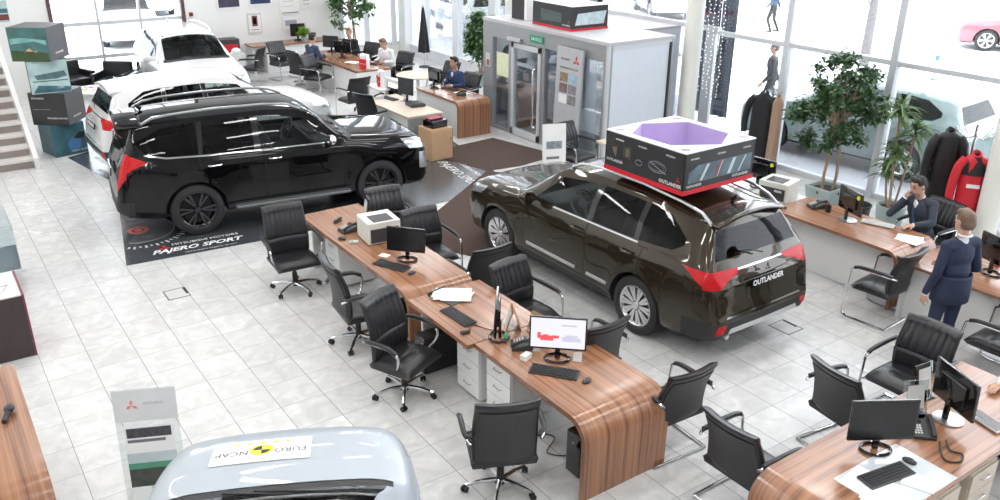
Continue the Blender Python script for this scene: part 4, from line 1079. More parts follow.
# dark cabinet with a glass case behind it, left edge
t = empty('display_cabinet', (.02, 9.85, 0), 0, 'dark brown cabinet at the left edge with papers on top', 'cabinet')
M_dbrown = mat('dark brown laminate', (.045, .032, .030), .45, vary=.2, scale=20)
b = MB(); b.box2((-.6, -.42, 0), (.455, .30, .72)); b.build('body', M_dbrown, t, bevel=.003)
b = MB(); b.box2((-.6, -.42, .72), (.45, .30, .735)); b.build('top', M_lgrey, t); b = MB(); b.box2((.455, -.425, 0), (.475, .30, .735)); b.build('burgundy_edge', mat('burgundy edge', (.20, .035, .06), .4), t)
for k, (x, y, a, m) in enumerate(((.12, .12, .4, M_paper), (.22, -.05, 1.1, M_lgrey), (.05, -.12, 2.0, M_kraft), (.28, .2, .1, M_paper), (.18, .25, .9, M_blue))):
    lab = ['white leaflet', 'grey leaflet', 'brown leaflet', 'crumpled white sheet', 'blue leaflet'][k]
    o = sheets('leaflet', (.02 + x, 9.72 + y * .6, .737 + .004 * k), a, lab + ' in the heap on the dark brown cabinet', 1, (.15, .21), m=m, cat='leaflet', group='leaflets on the dark cabinet')
t = empty('glass_case', (-.05, 11.6, 0), 0, 'grey glass case on a metal frame at the left edge', 'case')
b = MB(); b.box2((-.6, -.45, .30), (.72, .50, .34)); b.build('shelf', M_frame, t, bevel=.004)
b = MB(); b.box2((-.6, -.42, .34), (.68, .47, .92)); b.build('glass_box', glass('case glass', (.80, .86, .88), 1.0), t)
b = MB(); b.box2((-.5, -.4, 0), (.55, .45, .30)); b.build('plinth', M_lgrey, t)
# ------------------------------------------------------------------ promotional boxes, floor prints, stands, vestibule, stair
M_carton = mat('dark printed carton', (.022, .022, .024), .45, vary=.06)
M_cartong = mat('grey printed carton', (.075, .075, .082), .45)
M_violet = mat('violet liner', (.50, .40, .66), .45, vary=.25, scale=3)
M_photo1 = mat('print of night hills', (.05, .14, .13), .4, vary=.8, scale=4)
M_photo2 = mat('pale teal print', (.42, .58, .58), .4, vary=.5, scale=3.5)
M_photo3 = mat('deep teal print', (.05, .13, .16), .4, vary=.8, scale=5)
M_line = mat('grey line print', (.16, .17, .18), .5)
M_orange = mat('warm print', (.62, .36, .22), .5, vary=.3)
M_grass = mat('dark green print', (.035, .07, .02), .5, vary=.5, scale=12)

def box_on_car():
    t = empty('promotional_box', (7.02, 6.44, 1.728), .015, 'large dark promotional box with a violet lined opening, on the bronze car roof', 'box')
    a, c, h = .565, .61, .46
    b = MB(); b.box2((-a, -c, .05), (-a + .02, c, h - .012)); b.box2((a - .02, -c, .05), (a, c, h - .012)); b.box2((-a, -c, .05), (a, -c + .02, h - .012)); b.box2((-a, c - .02, .05), (a, c, h - .012))
    ct = b.build('carton', M_carton, t)
    b = MB(); b.box2((-a - .008, -c - .008, 0), (a + .008, c + .008, .05)); b.build('red_base', M_redp, t)
    hx = [(-.48, .30), (-.04, .575), (.48, .32), (.47, -.30), (.02, -.575), (-.46, -.29)]
    # white lid with a hexagonal opening, made of six quads to the rim
    rim = [(-a, c), (a, c), (a, -c), (-a, -c)]
    b = MB()
    out = [(-a, .30), (-a, c), (-.04, c), (a, c), (a, .31), (a, -.28), (a, -c), (.02, -c), (-a, -c), (-a, -.27)]
    V = [(x, y, h) for x, y in out] + [(x, y, h) for x, y in hx]
    I = lambda k: 10 + k
    fs = [(0, 1, 2, I(1), I(0)), (2, 3, 4, I(2), I(1)), (4, 5, I(3), I(2)), (5, 6, 7, I(4), I(3)), (7, 8, 9, I(5), I(4)), (9, 0, I(0), I(5))]
    b.add(V, fs); b.build('lid', M_white, t, solid=.012)
    b = MB(); n = 6
    b.add([(x, y, h - .004) for x, y in hx] + [(x * .98, y * .98, .09) for x, y in hx], [(i, (i + 1) % n, n + (i + 1) % n, n + i) for i in range(n)] + [tuple(range(n, 2 * n))]); b.build('liner', M_violet, t, solid=.006)
    for (x, y) in ((-.47, .50), (.47, .50), (.47, -.50), (-.46, -.50)):
        d = MB(); d.cyl((x, y, h + .0062), (x, y, h + .008), .055, None, 20); d.build('dark_disc', mat('mauve disc', (.28, .20, .30), .4), t)
    b = MB()
    for (x, y) in ((-.525, .15), (-.525, -.12), (.525, .1), (.525, -.1), (.30, -.57), (-.25, -.57), (.3, .57), (-.3, .57)): b.cyl((x, y, h + .0062), (x, y, h + .0075), .012, None, 10)
    b.build('dots', M_line, t)
    # printed side towards the desks (-x): writing and outline drawings
    Fx = lambda y, z: frame((-a - .002, y, z), (0, -1, 0), (0, 0, 1))
    text_mesh('lettering', 'OUTLANDER', .055, M_white, Fx(-.42, .085), ct, bold=.001); text_mesh('lettering', 'OUTLANDER', .045, M_white, Fx(.45, .13), ct)
    for y in (.38, .02, -.40): text_mesh('lettering', 'MITSUBISHI', .026, M_white, Fx(y, .385), ct)
    diamonds('red_mark', .035, M_redp, Fx(-.53, .15), ct)
    g = MB()
    def oval(cy, cz, ry, rz, r=.006, x=-a - .004): g.tube([(x, cy + ry * math.cos(q), cz + rz * math.sin(q)) for q in np.linspace(0, 2 * PI, 20, endpoint=False)], r, 4, closed=True)
    oval(-.22, .22, .13, .06); oval(-.22, .22, .10, .04, .004); g.tube([(-a - .004, -.10, .26), (-a - .004, -.35, .17)], .006, 4); oval(.06, .20, .05, .03)
    for y0, y1, z0, z1 in ((.20, .30, .20, .33),): g.tube([(-a - .004, y0, z0), (-a - .004, y1, z0), (-a - .004, y1, z1), (-a - .004, y0, z1)], .006, 4, closed=True)
    g.build('line_drawing', M_line, ct)
    g = MB(); g.prism([(.22, .215), (.28, .215), (.28, .315), (.22, .315)], -a - .004, -a - .001, 'x'); g.prism([(.42, .30), (.50, .28), (.47, .22), (.43, .18)], -a - .004, -a - .001, 'x'); g.build('picture', mat('tan picture', (.17, .13, .09), .5, vary=.4, scale=25), ct)
    # printed side towards the camera (-y)
    Fy = lambda x, z: frame((x, -c - .002, z), (1, 0, 0), (0, 0, 1))
    g = MB(); y0 = -c - .004; g.prism([(-.50, .12), (.52, .12), (.52, .31), (-.36, .31), (-.50, .24)], y0, -c - .001, 'y'); p = g.build('picture', mat('blue grey picture', (.10, .15, .18), .4, vary=.7, scale=9), ct)
    for x0, x1, w_ in ((-.32, -.22, .04), (.12, .20, .05), (.30, .40, .02), (-.05, .02, .012)):
        g = MB(); g.prism([(x0, .13), (x0 + w_, .13), (x1 + w_, .30), (x1, .30)], y0 - .002, y0, 'y'); g.build('bright_strip', mat('pale print', (.55, .62, .66), .5), p)
    g = MB(); g.tube([(-.06, y0 - .001, .12), (-.03, y0 - .001, .22), (.01, y0 - .001, .31)], .007, 4); g.build('red_line', M_redp, p)
    text_mesh('lettering', 'OUTLANDER', .045, M_white, Fy(.35, .085), ct); text_mesh('lettering', 'OUTLANDER', .04, M_white, Fy(-.40, .085), ct)
    for x in (-.42, 0, .42): text_mesh('lettering', 'MITSUBISHI', .026, M_white, Fy(x, .385), ct)
    return t
box_on_car()
def box_on_roof():
    t = empty('promotional_box', (10.84, 13.10, 2.285), -.02, 'dark promotional box with a red base on the roof of the entrance vestibule', 'box')
    a, c, h = .44, .62, .44
    b = MB(); b.box2((-a, -c, .04), (a, c, h)); ct = b.build('carton', M_carton, t)
    b = MB(); b.box2((-a - .008, -c - .008, 0), (a + .008, c + .008, .04)); b.build('red_base', M_redp, t)
    b = MB(); b.box2((-a, -c, h), (a, c, h + .012)); b.build('lid', M_white, t)
    g = MB(); g.prism([(-.30, .13), (.34, .11), (.36, .33), (-.30, .30)], -a - .003, -a - .001, 'x'); g.build('picture', mat('dark engine print', (.06, .085, .08), .4, vary=.9, scale=14), ct)
    g = MB(); g.prism([(-.36, .10), (.34, .10), (.40, .34), (-.30, .31)], -c - .003, -c - .001, 'y'); p = g.build('picture', mat('pale car print', (.50, .62, .66), .4, vary=.5, scale=7), ct)
    text_mesh('lettering', 'OUTLANDER', .04, M_white, frame((-a - .002, -.45, .09), (0, -1, 0), (0, 0, 1)), ct)
    diamonds('red_mark', .03, M_redp, frame((-a - .002, -.53, .16), (0, -1, 0), (0, 0, 1)), ct); diamonds('red_mark', .03, M_redp, frame((.38, -c - .002, .13), (1, 0, 0), (0, 0, 1)), ct)
    o = empty('promotional_box', (10.84, 14.40, 2.285), .05, 'small black box with white edges beside the promotional box on the vestibule roof', 'box')
    b = MB(); b.box2((-.3, -.18, 0), (.25, .22, .42)); c2 = b.build('carton', M_carton, o); b = MB(); b.box2((-.3, -.27, 0), (.25, -.185, .42)); b.build('white_panel', M_white, o)
    return t
box_on_roof()
# tower of four printed boxes by the stair
def tower_box(z, ang, off, label, mats, h=.60, w=.62, d=.50, words=(), pics=()):
    t = empty('display_box', (2.17 + off[0], 17.66 + off[1], z), ang, label, 'box', 'tower of printed boxes by the stair')
    b = MB(); b.box2((-w / 2, -d / 2, .001), (w / 2, d / 2, h - .002)); ct = b.build('carton', mats[0], t)
    f = MB(); f.prism([(-w / 2 + .005, .005), (w / 2 - .005, .005), (w / 2 - .005, h - .005), (-w / 2 + .005, h - .005)], -d / 2 - .003, -d / 2 - .001, 'y'); fp = f.build('front_print', mats[1], ct)
    for (poly, m) in pics:
        f = MB(); f.prism(poly, -d / 2 - .005, -d / 2 - .003, 'y'); f.build('picture', m, fp)
    for (txt, x, zz, s_) in words: text_mesh('lettering', txt, s_, M_white, frame((x, -d / 2 - .006, zz), (1, 0, 0), (0, 0, 1)), ct, align='LEFT')
    text_mesh('lettering', 'OUTLANDER', .05, M_white, frame((w / 2 + .002, -.0, .12), (0, 1, 0), (0, 0, 1)), ct)
    return t
tower_box(0, .24, (0, 0), 'teal printed box at the floor, lowest of the tower by the stair', (M_photo3, M_photo3), w=.60, d=.62, words=(('PAJERO SPORT', 0.0, .07, .045),),
    pics=(([(-.02, .06), (.16, .10), (.20, .26), (.05, .34), (-.06, .22)], mat('blue print', (.02, .12, .36), .4, vary=.5)), ([(.06, .30), (.20, .42), (.28, .40), (.27, .30)], M_carton)))
tower_box(.60, -.62, (0.02, .02), 'black box with white writing, second from the floor in the tower', (M_cartong, M_carton), w=.68, d=.68, words=(('MITSUBISHI', -.28, .50, .045), ('MITSUBISHI MOTORS', -.05, .13, .04), ('- - - - - - - - -', -.28, .30, .06)))
tower_box(1.20, -.08, (-.05, -.06), 'pale teal box with a car picture, third from the floor in the tower', (M_cartong, M_photo2), w=.66, d=.5, words=(('L200', .1, .10, .06),),
    pics=(([(-.30, .02), (.32, .02), (.33, .10), (-.20, .16)], M_photo3), ([(-.24, .34), (.26, .40), (.3, .30), (.1, .26), (-.2, .26)], mat('dark teal car print', (.08, .16, .17), .4, vary=.5, scale=10)), ([(-.28, .22), (.3, .22), (.3, .235), (-.28, .235)], M_carton)))
tower_box(1.80, -.60, (-.10, -.04), 'box with a night landscape picture, topmost of the tower by the stair', (M_cartong, M_photo1), w=.70, d=.70, words=(),
    pics=(([(-.325, .005), (.325, .005), (.325, .16), (-.325, .20)], M_grass), ([(-.10, .17), (.0, .24), (.06, .18), (.14, .20), (.10, .15), (-.08, .14)], M_orange), ([(-.32, .30), (.1, .36), (.32, .30), (.32, .38), (-.1, .42), (-.32, .40)], mat('cloud print', (.20, .42, .38), .5, vary=.5))))
# printed floor mats under the cars
M_mat = mat('dark mat print', (.060, .066, .074), .22, vary=.12, scale=1.5, spec=.8)
M_matb = mat('dial grey', (.085, .09, .10), .35)
t = empty('floor_mat', (0, 0, 0), 0, 'dark printed floor mat under the black car, with a dial and white lettering', 'floor mat')
b = MB(); b.prism([(1.85, 11.37), (3.72, 11.22), (8.22, 11.15), (8.45, 12.57), (9.0, 15.05), (2.52, 15.05)], .001, .005); b.build('sheet', M_mat, t)
def matz(x, y, ang): return Matrix.Translation((x, y, .0055)) @ Matrix.Rotation(ang, 4, 'Z')
g = MB(); cx, cy = 2.30, 12.62
def ring2(r0, r1, z, a0=0, a1=2 * PI, n=40, cut=True):
    pts = np.linspace(a0, a1, n + 1)
    for p, q in zip(pts[:-1], pts[1:]):
        vs = [(cx + r * math.cos(s_), cy + r * 1.05 * math.sin(s_), z) for r, s_ in ((r0, p), (r1, p), (r1, q), (r0, q))]
        if all(v[0] > 1.88 + (v[1] - 11.37) * .18 for v in vs): g.add(vs, [(0, 1, 2, 3)])
ring2(.49, .52, .0062); 
dl = g.build('dial_ring', mat('ring print', (.30, .31, .32), .5), t)
g = MB(); ring2(0.0, .49, .0058, n=36); g.build('dial_face', M_matb, t)
g = MB()
for k in range(56):
    s_ = 2 * PI * k / 56; ring2(.64, .73 if k % 2 else .70, .0062, s_, s_ + .05, 1)
g.build('dial_ticks', mat('tick print', (.42, .43, .44), .5), t)
g = MB(); ring2(.09, .15, .0064, n=24); ring2(0, .06, .0064, n=12); g.build('red_dial_centre', mat('salmon print', (.75, .20, .16), .5), t)
for zz, yy in ((.24, 12.95), (.24, 12.28)): text_mesh('lettering', 'km/h' if yy > 12.4 else '120', .11, mat('tick print', (.42, .43, .44)), matz(2.35, yy, -.09), t)
text_mesh('lettering', 'PAJERO SPORT', .185, M_white, matz(2.85, 11.55, -.09), t, shear=.35, depth=.0004, bold=.006)
text_mesh('lettering', 'MITSUBISHI MOTORS', .10, M_white, matz(3.02, 11.73, -.09), t, depth=.0004)
text_mesh('lettering', 'MITSUBISHI PAJERO SPORT', .06, mat('tick print', (.42, .43, .44)), matz(3.0, 11.36, -.09), t, depth=.0004)
diamonds('red_mark', .10, M_redp, matz(2.44, 11.72, -.09), t, .0006)
text_mesh('lettering', 'PAJERO SPORT', .26, M_white, matz(7.75, 12.3, math.radians(-98)), t, shear=.35, depth=.0004)
text_mesh('lettering', 'MITSUBISHI MOTORS', .13, M_white, matz(8.05, 12.35, math.radians(-98)), t, depth=.0004)
t = empty('floor_mat', (0, 0, 0), 0, 'dark printed floor mat under the white car behind the black car', 'floor mat')
b = MB(); b.prism([(2.12, 17.2), (2.46, 15.4), (6.9, 15.12), (7.1, 17.4), (2.8, 17.55)], .001, .0045); b.build('sheet', M_mat, t)
text_mesh('lettering', 'MITSUBISHI', .14, mat('tick print', (.42, .43, .44)), matz(2.62, 16.6, math.radians(-80)), t, depth=.0004); text_mesh('lettering', 'MOTORS', .10, mat('tick print', (.42, .43, .44)), matz(2.48, 15.9, math.radians(-80)), t, depth=.0004)
M_brown = mat('brown doormat pile', (.075, .046, .038), .95, vary=.3, scale=60, bump=1., bscale=260)
o = MB(); o.prism([(7.93, 13.45), (8.67, 13.85), (9.62, 13.95), (9.9, 12.65), (9.56, 12.18), (8.96, 12.09), (8.29, 12.17)], .001, .012); tag(o.build('doormat', M_brown), 'brown doormat in front of the glass entrance doors', 'doormat', 'brown doormats')
o = MB(); o.prism([(8.23, 12.14), (9.05, 11.3), (8.1, 10.2), (6.6, 9.1), (5.91, 9.0), (5.68, 9.5), (6.30, 10.77)], .0055, .014); tag(o.build('doormat', M_brown), 'long brown doormat running between the black car and the bronze car', 'doormat', 'brown doormats')
# floor hatches
for x, y, lab in ((2.17, 10.13, 'metal floor hatch in the tiles left of the office chairs'), (7.83, 5.25, 'metal floor hatch in the tiles behind the bronze car')):
    t = empty('floor_hatch', (x, y, 0), 0, lab, 'floor hatch', 'floor hatches')
    b = MB()
    for sx in (-1, 1): b.box((sx * .13, 0, .002), (.012, .28, .004)); b.box((0, sx * .14, .002), (.272, .012, .004))
    b.build('rim', mat('hatch steel', (.18, .18, .17), .4, .6), t); b = MB(); b.box((0, 0, .001), (.25, .27, .002)); b.build('cover', mat('hatch plate', (.60, .60, .585), .35), t)
    b = MB(); b.box((.115, .03, .004), (.03, .19, .003)); b.build('slot', M_dgrey, t)
# acrylic poster stands
def poster_stand(loc, rz, label, h=1.10, w=.42, header=True):
    """looks along -y"""
    t = empty('poster_stand', loc, rz, label, 'poster stand', 'acrylic poster stands')
    b = MB(); b.box((0, .06, h / 2), (w, .006, h), 0, (-.10, 0, 0)); s_ = b.build('acrylic_sheet', glass('frosted acrylic', (.86, .88, .88), .6, .2), t)
    b = MB(); b.box((0, .10, .006), (w, .26, .012)); b.build('foot', M_lgrey, t)
    R = Matrix.Translation((0, .06, h / 2)) @ Matrix.Rotation(-.10, 4, 'X')
    def sheet(nm, x0, x1, z0, z1, m, dy, par):
        q = MB(); q.box2((x0, -dy - .001, z0 - h / 2), (x1, -dy, z1 - h / 2)); q.v = [tuple(R @ Vector(v)) for v in q.v]; return q.build(nm, m, par)
    pr = sheet('poster', -w / 2 + .05 * header, w / 2 - .05 * header, h * .18, h * (.70 if header else .99), M_paper, .004, t)
    if not header:
        sheet('blue_grey_car_print', -w / 2 + .07, w / 2 - .07, h * .60, h * .72, mat('slate car print', (.22, .27, .30), .5, vary=.7, scale=18), .0055, pr); sheet('green_print', -w / 2 + .06, w / 2 - .06, h * .22, h * .36, mat('green band', (.08, .30, .19)), .0062, pr); sheet('grey_print', -w / 2 + .07, w / 2 - .12, h * .44, h * .48, M_line, .0055, pr); return t
    sheet('header', -w / 2 + .004, w / 2 - .004, h * .74, h - .004, mat('grey header', (.66, .67, .67), .5), .004, t)
    sheet('black_print', -w / 2 + .07, w / 2 - .07, h * .60, h * .68, mat('black picture', (.06, .06, .07), .5, vary=.9, scale=40), .0055, pr)
    sheet('grey_print', -w / 2 + .07, w / 2 - .12, h * .56, h * .585, M_line, .0055, pr)
    sheet('sky_print', -w / 2 + .05, w / 2 - .05, h * .38, h * .47, mat('sky print', (.50, .58, .60), .5, vary=.2), .0055, pr)
    sheet('green_print', -w / 2 + .05, w / 2 - .05, h * .335, h * .385, mat('green band', (.08, .30, .19), .5, vary=.3), .0062, pr)
    sheet('dark_print', -w / 2 + .05, w / 2 - .05, h * .18, h * .34, mat('dark olive print', (.06, .075, .06), .5, vary=.7, scale=12), .0055, pr)
    diamonds('red_mark', .05, mat('coral red', (.80, .25, .22), .5), R @ frame((-.10, -.006, h * .87 - h / 2), (1, 0, 0), (0, 0, 1)), t)
    text_mesh('lettering', 'MITSUBISHI', .03, mat('soft grey', (.45, .45, .45), .5), R @ frame((.06, -.006, h * .88 - h / 2), (1, 0, 0), (0, 0, 1)), t)
    return t
poster_stand((.93, 6.16, 0), -.42, 'frosted poster stand with a red mark standing in front of the silver car', 1.06, .48)
poster_stand((8.74, 10.80, 0), -.35, 'frosted poster stand beyond the hood of the bronze car', header=False)
# entrance vestibule
t = empty('entrance_vestibule', (10.15, 11.15, 0), 0, 'grey entrance vestibule with glass doors and a flat white roof', 'vestibule')
Lk, Wk, Hk = 3.95, 1.62, 2.22
b = MB(); b.box2((-.02, -.02, Hk), (Wk, Lk, Hk + .06)); b.build('roof', mat('vestibule roof', (.52, .51, .53), .5), t)
b = MB()
for y0, y1 in ((0, .12), (.80, .90), (1.35, 1.45), (1.82, 1.92), (2.92, 3.02), (3.60, 3.95)): b.box2((0, y0, 0), (.10, y1, Hk))
b.box2((.002, .01, 1.92), (.098, Lk - .01, Hk - .002)); b.box2((.002, .01, 0), (.098, Lk - .01, .06)); b.box2((Wk - .06, 0, 0), (Wk, .06, Hk)); b.box2((.101, Lk - .1, 0), (Wk, Lk - .001, Hk - .001)); b.build('frame', M_kiosk, t, bevel=.004)
b = MB(); b.box2((.10, .01, .04), (Wk - .10, .05, Hk - .08)); b.build('side_panel', mat('frosted side panel', (.66, .71, .78), .35, vary=.04), t)
b = MB(); b.box2((.02, .005, Hk - .10), (Wk, .055, Hk)); b.box2((-.004, -.004, 0), (.05, .06, Hk)); b.build('corner_trim', M_frame, t)
b = MB(); b.box2((Wk - .12, -.012, 0), (Wk - .07, .02, Hk - .05)); b.build('dark_joint', M_blk, t)
for y0, y1 in ((.12, .80), (.90, 1.35), (1.45, 1.82), (3.02, 3.60)): b = MB(); b.box2((.045, y0, .06), (.055, y1, 1.92)); b.build('glass_panel', G_pane, t)
b = MB(); b.box2((-.02, 1.93, .02), (.05, 2.02, 1.90)); b.box2((-.02, 2.82, .02), (.05, 2.91, 1.90)); b.box2((-.02, 1.93, 1.80), (.05, 2.91, 1.90)); b.box2((-.02, 1.93, .02), (.05, 2.91, .16)); dr = b.build('door', M_frame, t, bevel=.004)
b = MB(); b.box2((.01, 2.02, .16), (.02, 2.82, 1.80)); b.build('pane', G_pane, dr)
b = MB(); b.tube([(-.02, 2.10, .30), (-.07, 2.10, .34), (-.07, 2.10, 1.45), (-.02, 2.10, 1.5)], .018, 10); b.build('handle', M_pol, dr)
b = MB(); b.box2((-.07, 2.55, 1.93), (0, 3.0, 2.0)); b.build('door_closer', M_alu, dr, bevel=.006)
b = MB(); b.box2((-.025, 1.86, 1.99), (0, 2.28, 2.13)); sg_ = b.build('exit_sign', mat('exit green', (.02, .30, .16), .4), t)
text_mesh('lettering', 'ВЫХОД', .085, M_white, frame((-.027, 2.07, 2.06), (0, -1, 0), (0, 0, 1)), sg_)
b = MB(); b.box2((.036, 3.02, 1.14), (.042, 3.50, 1.62)); b.build('notice', mat('pale yellow notice', (.76, .80, .55), .6, vary=.15, scale=18), t)
b = MB(); b.box2((.004, 2.30, 1.20), (.008, 2.52, 1.36)); b.build('notice', mat('dark notice', (.16, .17, .19), .5), dr)
b = MB(); b.box2((-.012, 3.68, 1.28), (0, 3.84, 1.56)); nb = b.build('notice', M_lgrey, t); b = MB(); b.box2((-.015, 3.70, 1.30), (-.012, 3.80, 1.42)); b.build('red_print', mat('dull red', (.32, .10, .10), .5), nb)
b = MB(); b.box2((Wk, .9, Hk), (Wk + 1.1, Lk - .05, Hk + .05)); b.build('passage_roof', MATS['vestibule roof'], t)
for y0 in (.9, Lk - .1): b = MB(); b.box2((Wk, y0, .0), (Wk + 1.08, y0 + .05, Hk)); b.build('passage_panel', MATS['frosted side panel'], t)
b = MB(); b.box2((.3, .3, .002), (1.4, 3.6, .012)); b.build('inner_mat', M_dgrey, t)
# grey photo panel leaning in front of the vestibule
t = empty('photo_panel', (10.03, 12.08, 0), 0, 'tall grey panel with six photos and a red mark, leaning on the vestibule', 'panel')
b = MB(); b.box((0, 0, 1.03), (.05, .74, 2.06), 0, (0, .035, 0)); b.build('board', mat('panel grey', (.50, .51, .53), .45, .2), t, bevel=.004)
R = Matrix.Translation((0, 0, 1.03)) @ Matrix.Rotation(.035, 4, 'Y')
k = 0
for zi in (1.52, 1.32, 1.12):
    for yi in (.13, -.13):
        q = MB(); q.box2((-.03, yi - .115, zi - 1.03 - .085), (-.026, yi + .115, zi - 1.03 + .085)); q.v = [tuple(R @ Vector(v)) for v in q.v]
        q.build('photo', [mat('photo a', (.26, .20, .12), .5, vary=.9, scale=14), mat('photo b', (.35, .50, .62), .5, vary=.6, scale=14), mat('photo c', (.20, .14, .13), .5, vary=.9, scale=14), mat('photo d', (.24, .22, .26), .5, vary=.8, scale=14), M_white, mat('photo e', (.20, .19, .20), .5, vary=.9, scale=14)][k], t); k += 1
diamonds('red_mark', .10, M_redp, R @ frame((-.027, -.20, .82), (0, -1, 0), (0, 0, 1)), t)
text_mesh('lettering', 'MITSUBISHI', .05, M_dgrey, R @ frame((-.027, .12, .82), (0, -1, 0), (0, 0, 1)), t); text_mesh('lettering', 'MITSUBISHI MOTORS', .055, M_dgrey, R @ frame((-.027, 0, .66), (0, -1, 0), (0, 0, 1)), t)
# stair
t = empty('staircase', (0, 16.85, 0), 0, 'white open staircase rising at the left edge beside the tower of boxes', 'staircase')
M_step = mat('stair tread stone', (.66, .64, .62), .4); M_gapshade = mat('stair gap shade', (.30, .25, .235), .6)
for k in range(14):
    b = MB(); b.box2((-1.6, .25 * k, .17 * (k + 1) - .045), (1.52, .25 * k + .30, .17 * (k + 1))); tr_ = b.build('tread', M_step, t)
    b = MB(); b.box2((-1.6, .25 * k + .02, .17 * k), (1.50, .25 * k + .04, .17 * (k + 1) - .045)); b.build('gap_shade', M_gapshade, tr_)  # brown board stands in for the shade of the open gap between treads
b = MB(); n = 14
poly = [(-.12, 0), (.16, 0), (.25 * n + .25, .17 * n - .12), (.25 * n + .25, .17 * n + .20), (-.12, .20)]
b.prism(poly, 1.52, 1.60, 'x'); b.build('stringer', M_whp, t)
# sticker on the silver hood is added with the car below
# ------------------------------------------------------------------ people
M_skin = mat('skin', (.56, .33, .24), .55, vary=.06, scale=20)
M_hairb = mat('black hair', (.012, .011, .010), .6, vary=.4, scale=60)
M_hairbr = mat('brown hair', (.16, .10, .065), .6, vary=.4, scale=60)
M_navy = mat('navy suit cloth', (.020, .028, .065), .8, vary=.12, scale=14)
M_navyg = mat('slate suit cloth', (.040, .048, .072), .8, vary=.12, scale=14)
M_shirt = mat('white shirt cloth', (.78, .79, .82), .8, vary=.04, scale=10)
M_darkc = mat('black cloth', (.016, .016, .018), .85)
M_blueg = mat('dark blue cloth', (.035, .06, .11), .85)
M_shoe = mat('black shoe leather', (.012, .012, .012), .35)
M_tie = mat('blue tie', (.05, .10, .20), .6)

def blob(prims, vox, name, parent, mats):
    """prims: (kind, ..., tag); one continuous remeshed surface, material from the nearest primitive"""
    b = MB()
    for p in prims:
        if p[0] == 'c':
            _, a, c, r0, r1, tg = p; a = Vector(a); c = Vector(c); d = (c - a); n = max(3, int(d.length / .05))
            pts = []; rs = []
            u = d.normalized()
            for t in (-1, -.87, -.5): pts.append(a + u * r0 * t); rs.append(r0 * math.sqrt(max(0.0004, 1 - t * t)))
            for i in range(n + 1): pts.append(a + d * i / n); rs.append(r0 + (r1 - r0) * i / n)
            for t in (.5, .87, 1): pts.append(c + u * r1 * t); rs.append(r1 * math.sqrt(max(0.0004, 1 - t * t)))
            b.tube(pts, rs, 12)
        else:
            _, c, r, R, tg = p; b.ell(c, r, 16, 0, R)
    o = b.build(name, M_skin, None, sharp=0)
    md = o.modifiers.new('r', 'REMESH'); md.mode = 'VOXEL'; md.voxel_size = vox
    ms = o.modifiers.new('s', 'SMOOTH'); ms.factor = .5; ms.iterations = 3
    dg = bpy.context.evaluated_depsgraph_get()
    me = bpy.data.meshes.new_from_object(o.evaluated_get(dg)); bpy.data.objects.remove(o)
    me.materials.clear(); tags = list(mats.keys())
    for t_ in tags: me.materials.append(mats[t_])
    # nearest primitive per face
    cen = np.zeros(len(me.polygons) * 3); me.polygons.foreach_get('center', cen); cen = cen.reshape(-1, 3)
    best = np.full(len(cen), 1e9); idx = np.zeros(len(cen), int)
    for p in prims:
        if p[0] == 'c':
            a = np.array(p[1], float); c = np.array(p[2], float); d = c - a; L2 = max(1e-9, d @ d)
            t = np.clip(((cen - a) @ d) / L2, 0, 1); dist = np.linalg.norm(cen - a - t[:, None] * d, axis=1) - (p[3] + (p[4] - p[3]) * t); tg = p[5]
        else:
            R = np.array(p[3]) if p[3] else np.eye(3); q = (cen - np.array(p[1])) @ R; rr = np.array(p[2], float)
            k = np.linalg.norm(q / rr, axis=1); dist = (k - 1) * rr.min(); tg = p[4]
        m = dist < best; best[m] = dist[m]; idx[m] = tags.index(tg)
    me.polygons.foreach_set('material_index', idx.astype(np.int32)); me.polygons.foreach_set('use_smooth', [True] * len(me.polygons))
    o = bpy.data.objects.new(name, me); COL.objects.link(o); o.parent = parent; return o

def hand(prims, w, d, palm, tag='skin', curl=.6, flip=1):
    """w wrist, d finger direction, palm = palm normal; five separate fingers"""
    w = Vector(w); d = Vector(d).normalized(); n = Vector(palm); n = (n - d * n.dot(d)).normalized(); s = d.cross(n) * flip
    prims.append(('c', w, w + d * .05, .026, .030, tag)); prims.append(('c', w + d * .05 + s * .018, w + d * .085 + s * .022, .017, .015, tag)); prims.append(('c', w + d * .05 - s * .018, w + d * .082 - s * .024, .017, .015, tag))
    for k, (o, l) in enumerate(((.030, .066), (.011, .076), (-.010, .070), (-.030, .054))):
        b = w + d * .088 + s * o; m = b + d * l * .5 * math.cos(curl * .5) + n * l * .5 * math.sin(curl * .5); e = m + d * l * .5 * math.cos(curl * 1.5) + n * l * .5 * math.sin(curl * 1.5)
        prims.append(('c', b, m, .0088, .008, tag)); prims.append(('c', m, e, .008, .007, tag))
    t0 = w + d * .03 + s * .028; t1 = t0 + d * .03 + s * .028 + n * .014; prims.append(('c', t0, t1, .012, .010, tag)); prims.append(('c', t1, t1 + d * .028 + n * .012, .0095, .008, tag))

